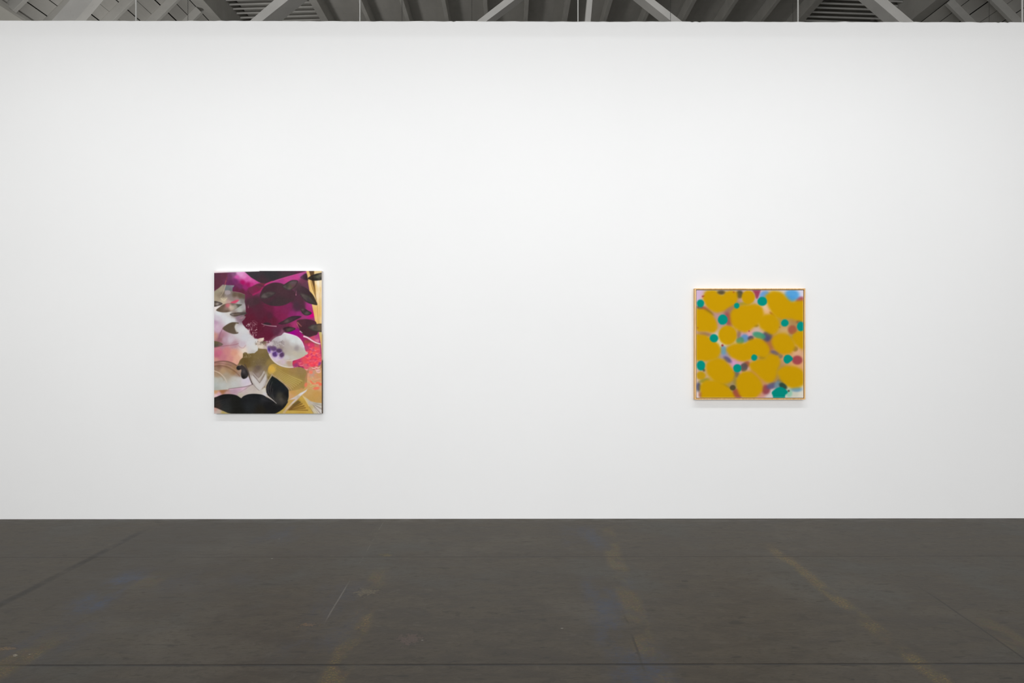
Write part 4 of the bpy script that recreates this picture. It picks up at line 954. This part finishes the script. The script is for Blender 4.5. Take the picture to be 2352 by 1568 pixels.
H0 = 5.90                                       # eaves height of the outer walls
for nm, x0, x1, lab in (('wall_left', XL - 0.25, XL, 'cream outer wall seen at the top left corner'), ('wall_right', XR, XR + 0.25, 'cream outer wall beyond the right edge')):
    tag(MB().box((x0, YB, 0), (x1, YF, H0)).build(nm, M['outer']), lab, 'wall', kind='structure')
tag(MB().box((XL - 0.25, YF, 0), (XR + 0.25, YF + 0.25, 8.2)).build('wall_back', M['outer']), 'far wall of the hall', 'wall', kind='structure')
tag(MB().box((XL - 0.25, YB - 0.25, 0), (XR + 0.25, YB, 8.2)).build('wall_near', M['wall']), 'white wall behind the viewer', 'wall', kind='structure')

# ------------------------------------------------------------------ ceiling: sloping sides, flat middle
cb = MB()
ZB = 7.75                                       # underside of the flat boards
XI, XO, XS = 4.53, 6.10, 6.32                   # half-widths: joist field, slatted bays, foot of the slope
TOP = 7.18
# slopes: boards running along the hall, small gaps between some of them
s_len = math.hypot(7.6 - XS, TOP - H0); nb = 9; ux, uz = (7.6 - XS) / s_len, (H0 - TOP) / s_len
gaps = [0.016, 0.010, 0.018, 0.006, 0.014, 0.004, 0.017, 0.011, 0.015]
for sgn in (-1, 1):
    for i in range(nb):
        a0 = s_len * i / nb + gaps[i] * 0.5; a1 = s_len * (i + 1) / nb - gaps[(i + 1) % nb] * 0.5
        q = []
        for yy in (YB, YF):
            for aa, hh in ((a0, 0), (a1, 0), (a1, 0.025), (a0, 0.025)):
                x = XS + ux * aa + (-uz) * hh; z = TOP + uz * aa + ux * hh
                q.append((XC + sgn * x, yy, z))
        cb.hexa(q)
# flat boards across the joists
y = YB
while y < YF:
    w = 0.2
    cb.box((XC - XI, y + 0.001, ZB), (XC + XI, y + w - 0.001, ZB + 0.025)); y += w
ceil = cb.build('ceiling', M['boards'])
tag(ceil, 'grey painted board ceiling, flat in the middle with sloping sides', 'ceiling', kind='structure')
ub = MB()
for sgn in (-1, 1):
    q = []
    for yy in (YB, YF):
        for (x, z) in ((XS - 0.02, TOP + 0.06), (7.72, H0 + 0.0), (7.72, H0 + 0.12), (XS - 0.02, TOP + 0.20)):
            q.append((XC + sgn * x, yy, z))
    ub.hexa(q)
ub.box((XC - 7.0, YB, 8.05), (XC + 7.0, YF, 8.2))
ub.build('gap_backing', M['void'], ceil)  # near-black sheet put behind the boards so their gaps read as shade

for sgn, word in ((-1, 'left'), (1, 'right')):
    xs_ = sorted((XC + sgn * XO, XC + sgn * XS))
    tag(MB().box((xs_[0], YB, TOP), (xs_[1], YF, 8.05)).build('trim_1' if sgn < 0 else 'trim_2', M['joist'], bevel=0.01),
        'long grey roof beam at the %s edge of the slatted vent' % word, 'beam', kind='structure')
    xs_ = sorted((XC + sgn * 7.6, XC + sgn * 7.54))
    tag(MB().box((xs_[0], YB, H0 - 0.05), (xs_[1], YF, H0 - 0.005)).build('trim_3' if sgn < 0 else 'trim_4', M['joist']),
        'narrow grey ledge at the top of the %s outer wall' % word, 'trim', kind='structure')
    xs_ = sorted((XC + sgn * XI, XC + sgn * (XI - 0.14)))
    tag(MB().box((xs_[0], YB, 7.50), (xs_[1], YF, 8.05)).build('trim_5' if sgn < 0 else 'trim_6', M['joist'], bevel=0.006),
        'grey beam between the joists and the %s slatted vent' % word, 'beam', kind='structure')

tag(MB().box((XL, 4.20, 4.827), (XR, 4.32, 5.08)).build('beam', M['joist']), 'unseen blocker beam added to shade the top of the white wall', 'beam', kind='structure')  # added out of view to cut the strip light along the wall top

# joists
jw, jz = 0.07, 7.50
words = ['farthest left', 'second from the left', 'third from the left', 'fourth from the left', 'fifth from the left, behind the pale brace', 'just left of the middle hanger rod', 'under the middle hanger rod',
         'right of the vertical strut', 'behind the right inner brace', 'second right of the right inner brace', 'third right of the right inner brace', 'next to the right slatted vent']
for i, k in enumerate(range(-5, 7)):
    xr = at(1215 + 96.3 * k, 0, (jz - EYE) / 0.5).x
    if xr - jw < XC - XI + 0.16 or xr > XC + XI - 0.16:
        continue
    o = MB((xr - jw / 2, 9.0, jz)).box((xr - jw, YB, jz), (xr, YF, ZB - 0.0005)).build('ceiling_joist', M['joist'], bevel=0.004)
    tag(o, 'grey ceiling joist, ' + words[i], 'joist', 'joists under the flat ceiling', 'structure')

# rafters on the slopes
def rafter(sgn, yf, lab):
    h, b = 0.13, 0.065
    q = []
    for yy in (yf, yf + b):
        for aa, hh in ((-0.0, 0.0), (s_len - 0.02, 0.0), (s_len - 0.02, -h), (0.0, -h)):
            x = XS + ux * aa + (-uz) * hh; z = TOP + uz * aa + ux * hh
            q.append((XC + sgn * x, yy, z))
    o = MB((XC + sgn * 7.0, yf, 6.5)).hexa(q).build('rafter', M['joist'], bevel=0.004)
    tag(o, lab, 'rafter', 'rafters on the sloping roof', 'structure')

for i, yf in enumerate((8.35, 8.95, 9.56, 10.31, 10.98, 11.6)):
    rafter(-1, yf, ['grey rafter at the far left above the outer wall', 'grey rafter meeting the ledge in the top left corner', 'broad pale rafter left of the leftmost hanger rod', 'faint rafter crossing the leftmost hanger rod',
                    'pale rafter just right of the leftmost hanger rod', 'last grey rafter before the left slatted vent'][i])
for i, yf in enumerate((9.3, 9.95, 10.60, 11.25)):
    rafter(1, yf, ['grey rafter at the far right above the outer wall', 'grey rafter in the top right corner by the last rod', 'grey rafter left of the dark chain at the far right', 'first grey rafter right of the right slatted vent'][i])

# slatted bays
for sgn, word in ((-1, 'left'), (1, 'right')):
    root = empty('ceiling_vent', (XC + sgn * 0.5 * (XI + XO), 12.6, 7.64))
    tag(root, 'grey slatted ceiling vent on the %s, crossed by the %s outer brace' % (word, word), 'vent', 'slatted vents in the ceiling')
    x0, x1 = sorted((XC + sgn * (XI + 0.03), XC + sgn * (XO - 0.005)))
    sm = MB(root.location)
    y = 8.0
    while y < 15.6:
        ja, jb = random.uniform(-0.006, 0.006), random.uniform(-0.006, 0.006)
        s0, s1 = (0.0, 0.045) if sgn < 0 else (0.045, 0.0)
        zz = 7.64
        q = [(x0, y + ja, zz - 0.03), (x1, y + jb, zz - 0.03), (x1, y + jb + 0.085, zz + 0.025), (x0, y + ja + 0.085, zz + 0.025),
             (x0, y + ja, zz + 0.005), (x1, y + jb, zz + 0.005), (x1, y + jb + 0.085, zz + 0.06), (x0, y + ja + 0.085, zz + 0.06)]
        sm.hexa([(a, b + (0.10 if (a == x0) == (sgn < 0) else 0.0), c) for a, b, c in q])
        y += 0.167
    sm.build('slats', M['joist'], root)
    fm = MB(root.location)
    xi = XC + sgn * (XI + 0.016)
    fm.box((xi - 0.014, 8.0, 7.58), (xi + 0.014, 15.8, 7.72))
    fm.box((x0 + 0.03, 8.0, 7.82), (x1, 15.8, 7.84))
    fm.build('frame', M['joist'], root)

# ------------------------------------------------------------------ roof truss
TY = 7.60
tr = empty('roof_truss', at(1352, 48, TY))
tag(tr, 'pale grey timber roof truss of slanting braces showing above the white wall', 'roof truss')
TO = tr.location


def brace(name, b0, b1, t0, t1, depth, zlo, zhi, label=None, yoff=0.0):
    """b0,b1 / t0,t1: the two edges at pixel rows 48 and 0 of the photograph"""
    m = MB(TO)
    yy = TY + yoff
    B0, B1, T0, T1 = at(b0, 48, yy), at(b1, 48, yy), at(t0, 0, yy), at(t1, 0, yy)
    def edge(p, q, z):
        return p.x + (q.x - p.x) * (z - p.z) / (q.z - p.z)
    q = []
    for dy in (0, depth):
        for (p_, q_, z) in ((B0, T0, zlo), (B1, T1, zlo), (B1, T1, zhi), (B0, T0, zhi)):
            q.append((edge(p_, q_, z), yy + dy, z))
    o = m.hexa(q).build(name, M['truss'], tr, bevel=0.004)
    if label: o['label'] = label
    return o


brace('brace', 117, 172, 160, 213, 0.12, 4.35, 6.45, 'widest brace, at the left end')
brace('brace', 573, 602, 629, 662, 0.24, 4.35, 7.35)
brace('brace', 1095, 1118, 1157, 1182, 0.16, 4.35, 6.05)
brace('brace', 1541, 1566, 1481, 1504, 0.17, 4.35, 6.05)
brace('brace', 2064, 2097, 2008, 2040, 0.17, 4.35, 7.35)
brace('king_post', 1344, 1357, 1348.5, 1361, 0.10, 4.35, 7.34, 'upright post between the two inner braces')
MB(TO).box((XL + 0.02, TY - 0.02, 4.15), (XR - 0.02, TY + 0.26, 4.36)).build('bottom_chord', M['truss'], tr, 0.005)
MB(TO).box((XC - 5.6, TY - 0.02, 7.30), (XC + 5.6, TY + 0.26, 7.495)).build('top_chord', M['truss'], tr, 0.005)

# ------------------------------------------------------------------ hanger rods and chains
RY = 5.99
for px, r, lab in ((312.5, 0.0070, 'thin grey hanger rod crossing the sloping boards on the left'), (826.7, 0.0055, 'thin grey hanger rod just right of the left slatted vent'), (1327.5, 0.0055, 'thin grey hanger rod beside the upright truss post'),
                   (1832.8, 0.0062, 'thin grey hanger rod just left of the right slatted vent'), (2347.7, 0.0080, 'thin grey hanger rod at the right edge of the picture')):
    x = at(px, 24, RY).x
    top = ZB
    for k in range(-5, 7):
        xr = at(1215 + 96.3 * k, 0, (jz - EYE) / 0.5).x
        if xr - jw - r < x < xr + r: top = jz
    if abs(x - XC) > XI - 0.15: top = 7.5 if abs(x - XC) < XI else 7.6
    o = tube('hanger_rod', [(x, RY, 3.6), (x, RY, top)], r, M['rod'], 12)
    tag(o, lab, 'rod', 'hanger rods along the wall top')


def chain_mesh():
    me = bpy.data.meshes.new('chain'); bm = bmesh.new()
    L, wr, R = 0.0125, 0.0011, 0.0030
    z = 0.0; k = 0
    while z < 3.488:
        rings = []
        for a in range(8):
            t = 2 * math.pi * a / 8
            cx, cz = R * math.cos(t), (R * math.sin(t) + (0.0040 if math.sin(t) >= 0 else -0.0040))
            nx, nz = math.cos(t), math.sin(t)
            ring = []
            for b in range(4):
                s = 2 * math.pi * b / 4
                x = cx + nx * wr * math.cos(s); zz = cz + nz * wr * math.cos(s); yv = wr * math.sin(s)
                co = (x, yv, zz + z) if k % 2 == 0 else (yv, x, zz + z)
                ring.append(bm.verts.new(co))
            rings.append(ring)
        for a in range(8):
            for b in range(4):
                bm.faces.new((rings[a][b], rings[(a + 1) % 8][b], rings[(a + 1) % 8][(b + 1) % 4], rings[a][(b + 1) % 4]))
        z += L; k += 1
    bmesh.ops.recalc_face_normals(bm, faces=bm.faces)
    bm.to_mesh(me); bm.free()
    me.materials.append(M['chain'])
    return me


cm = chain_mesh()
for px, lab in ((431.7, 'dark thin chain hanging by the last rafter on the left'), (923.5, 'dark chain hanging among the joists right of the left hanger rods'), (1083.7, 'dark chain hanging just left of the left inner brace'),
                (1540, 'dark bead-like chain hanging in front of the right inner brace'), (1821, 'dark chain hanging close left of the rod by the right vent'), (2272, 'dark chain hanging before the sloping boards on the far right')):
    CY = 6.85
    q = at(px, 24, CY)
    o = bpy.data.objects.new('hanging_chain', cm); C.objects.link(o); o.location = (q.x, CY, 4.25)
    tag(o, lab, 'chain', 'chains hanging from the roof')

# ------------------------------------------------------------------ the two paintings
D1 = 0.04
yf = WALL_Y - D1
a, b = at(491.9, 621.9, yf), at(738.9, 949.5, yf)
r1 = empty('abstract_painting', (0.5 * (a.x + b.x), WALL_Y, 0.5 * (a.z + b.z)))
tag(r1, 'tall unframed floral abstract canvas in plum, gold, coral and black on the white wall', 'painting')
hw, hh = 0.5 * (b.x - a.x), 0.5 * (a.z - b.z)
cols1 = paint_floral()
ill = 1.04
grid_canvas('canvas', cols1, -hw, hw, -hh, hh, -D1, r1, M['canvas'], ill)
# wrapped edges: the paint of the border carried round
ed = bpy.data.meshes.new('canvas_edge'); ev, ef, ec = [], [], []
NE = 60
def addstrip(fn, cf):
    k = len(ev)
    for i in range(NE + 1):
        p, q = fn(i / NE); ev.extend([p, q]); c = cf(i / NE); ec.extend([c, c])
    for i in range(NE):
        ef.append((k + 2 * i, k + 2 * i + 1, k + 2 * i + 3, k + 2 * i + 2))
def pick(i, j):
    H, W, _ = cols1.shape
    return cols1[min(H - 1, int(i * (H - 1))), min(W - 1, int(j * (W - 1)))]
def sidecol(t):
    c = np.array((226, 218, 216.)) if t < 0.45 else np.array((206, 186, 162.)) if t < 0.62 else np.array((100, 86, 72.))
    return c
e_ = 0.0006
addstrip(lambda t: ((hw, -D1, hh - 2 * hh * t), (hw, -0.001, hh - 2 * hh * t)), sidecol)
addstrip(lambda t: ((-hw, -D1, hh - 2 * hh * t), (-hw, -0.001, hh - 2 * hh * t)), lambda t: pick(t, 0) * 0.9)
addstrip(lambda t: ((-hw + 2 * hw * t, -D1, hh), (-hw + 2 * hw * t, -0.001, hh)), lambda t: np.array((224, 222, 220.)))
addstrip(lambda t: ((-hw + 2 * hw * t, -D1, -hh), (-hw + 2 * hw * t, -0.001, -hh)), lambda t: np.array((96, 84, 64.)))
k = len(ev); ev.extend([(-hw, -0.001, -hh), (hw, -0.001, -hh), (hw, -0.001, hh), (-hw, -0.001, hh)]); ec.extend([np.array((200., 192, 180))] * 4); ef.append((k, k + 1, k + 2, k + 3))
ed.from_pydata(ev, [], ef)
at_ = ed.attributes.new('paint', 'FLOAT_COLOR', 'POINT')
l = np.ones((len(ev), 4), np.float32); l[:, :3] = lin(np.array(ec))
at_.data.foreach_set('color', l.ravel())
link('canvas_edge', ed, M['canvas'], r1)['label'] = 'pale canvas side turned round the stretcher'

sf = MB(r1.location)
for p_, q_ in (((-hw + 0.004, -0.03, -hh + 0.004), (hw - 0.004, -0.0015, -hh + 0.05)), ((-hw + 0.004, -0.03, hh - 0.05), (hw - 0.004, -0.0015, hh - 0.004)),
               ((-hw + 0.004, -0.03, -hh + 0.05), (-hw + 0.05, -0.0015, hh - 0.05)), ((hw - 0.05, -0.03, -hh + 0.05), (hw - 0.004, -0.0015, hh - 0.05))):
    sf.box(r1.location + Vector(p_), r1.location + Vector(q_))
sf.build('stretcher_frame', M['maple'], r1)

D2 = 0.045
yf = WALL_Y - D2
a, b = at(1596.2, 662.0, yf), at(1849.8, 917.3, yf)
r2 = empty('framed_painting', (0.5 * (a.x + b.x), WALL_Y, 0.5 * (a.z + b.z)))
tag(r2, 'square abstract painting of golden clouds and teal dots in a thin maple frame', 'painting')
hw, hh = 0.5 * (b.x - a.x), 0.5 * (a.z - b.z)
fw = 0.0095
fr = MB(r2.location)
R2 = r2.location
def fbar(p):
    fr.hexa([R2 + Vector(q) for q in p])
y0, y1 = -D2, -0.001
fbar([(-hw, y0, hh), (hw, y0, hh), (hw - fw, y0, hh - fw), (-hw + fw, y0, hh - fw), (-hw, y1, hh), (hw, y1, hh), (hw - fw, y1, hh - fw), (-hw + fw, y1, hh - fw)])
fbar([(-hw, y0, -hh), (hw, y0, -hh), (hw - fw, y0, -hh + fw), (-hw + fw, y0, -hh + fw), (-hw, y1, -hh), (hw, y1, -hh), (hw - fw, y1, -hh + fw), (-hw + fw, y1, -hh + fw)])
fbar([(-hw, y0, -hh), (-hw, y0, hh), (-hw + fw, y0, hh - fw), (-hw + fw, y0, -hh + fw), (-hw, y1, -hh), (-hw, y1, hh), (-hw + fw, y1, hh - fw), (-hw + fw, y1, -hh + fw)])
fbar([(hw, y0, -hh), (hw, y0, hh), (hw - fw, y0, hh - fw), (hw - fw, y0, -hh + fw), (hw, y1, -hh), (hw, y1, hh), (hw - fw, y1, hh - fw), (hw - fw, y1, -hh + fw)])
fr.build('frame', M['maple'], r2)
MB(R2).box(R2 + Vector((-hw + fw, -0.012, -hh + fw)), R2 + Vector((hw - fw, -0.002, hh - fw))).build('backing', M['gap'], r2)
cx, cz = hw - fw - 0.0046, hh - fw - 0.0046
grid_canvas('canvas', paint_dots(), -cx, cx, -cz, cz, -D2 + 0.006, r2, M['canvas'], ill)
MB(R2).box(R2 + Vector((-cx, -D2 + 0.0065, -cz)), R2 + Vector((cx, -0.012, cz))).build('stretcher', M['linen'], r2)

# ------------------------------------------------------------------ light
def area(name, loc, target, sx, sy, power, col=(1, 1, 1), spread=180):
    d = bpy.data.lights.new(name, 'AREA'); d.shape = 'RECTANGLE'; d.size = sx; d.size_y = sy; d.energy = power; d.color = col
    d.spread = math.radians(spread)
    o = bpy.data.objects.new(name, d); C.objects.link(o); o.location = loc
    o.rotation_euler = (Vector(target) - Vector(loc)).to_track_quat('-Z', 'Y').to_euler()
    return o

area('track_lamps', (-0.15, 3.5, 4.75), (-0.15, WALL_Y, 0.0), 9.6, 0.3, 48, (0.97, 0.985, 1.0), 112)
area('added_wall_strip', (-0.15, 3.2, 5.3), (-0.15, WALL_Y, 1.5), 6.5, 0.02, 9.5, (0.96, 0.98, 1.0))  # added strip light; the blocker beam cuts it off near the wall top
area('rear_fill', (0.3, -4.6, 3.1), (0.3, WALL_Y, 2.2), 13.0, 4.0, 800, (0.985, 0.992, 1.0))  # added fill light behind the camera, evens out the wall
area('next_room_lamps', (-5.0, 9.0, 3.4), (-1.0, 11.0, 7.5), 1.6, 0.8, 80, (1.0, 0.985, 0.95))

w = bpy.data.worlds.new('hall'); bpy.context.scene.world = w; w.use_nodes = True
w.node_tree.nodes['Background'].inputs[0].default_value = (0.9, 0.95, 1.0, 1)
w.node_tree.nodes['Background'].inputs[1].default_value = 0.0

# ------------------------------------------------------------------ camera
cd = bpy.data.cameras.new('camera'); cd.sensor_width = 36.0; cd.lens = 24.0; cd.clip_end = 100
co = bpy.data.objects.new('camera', cd); C.objects.link(co)
co.location = (0, 0, EYE); co.rotation_euler = (math.pi / 2, 0, -YAW)
sc = bpy.context.scene
sc.camera = co
sc.view_settings.view_transform = 'Standard'; sc.view_settings.look = 'None'
sc.view_settings.gamma = 1.0; sc.view_settings.use_curve_mapping = False; sc.view_settings.exposure = 0.0
sc.cycles.max_bounces = 8; sc.cycles.diffuse_bounces = 5
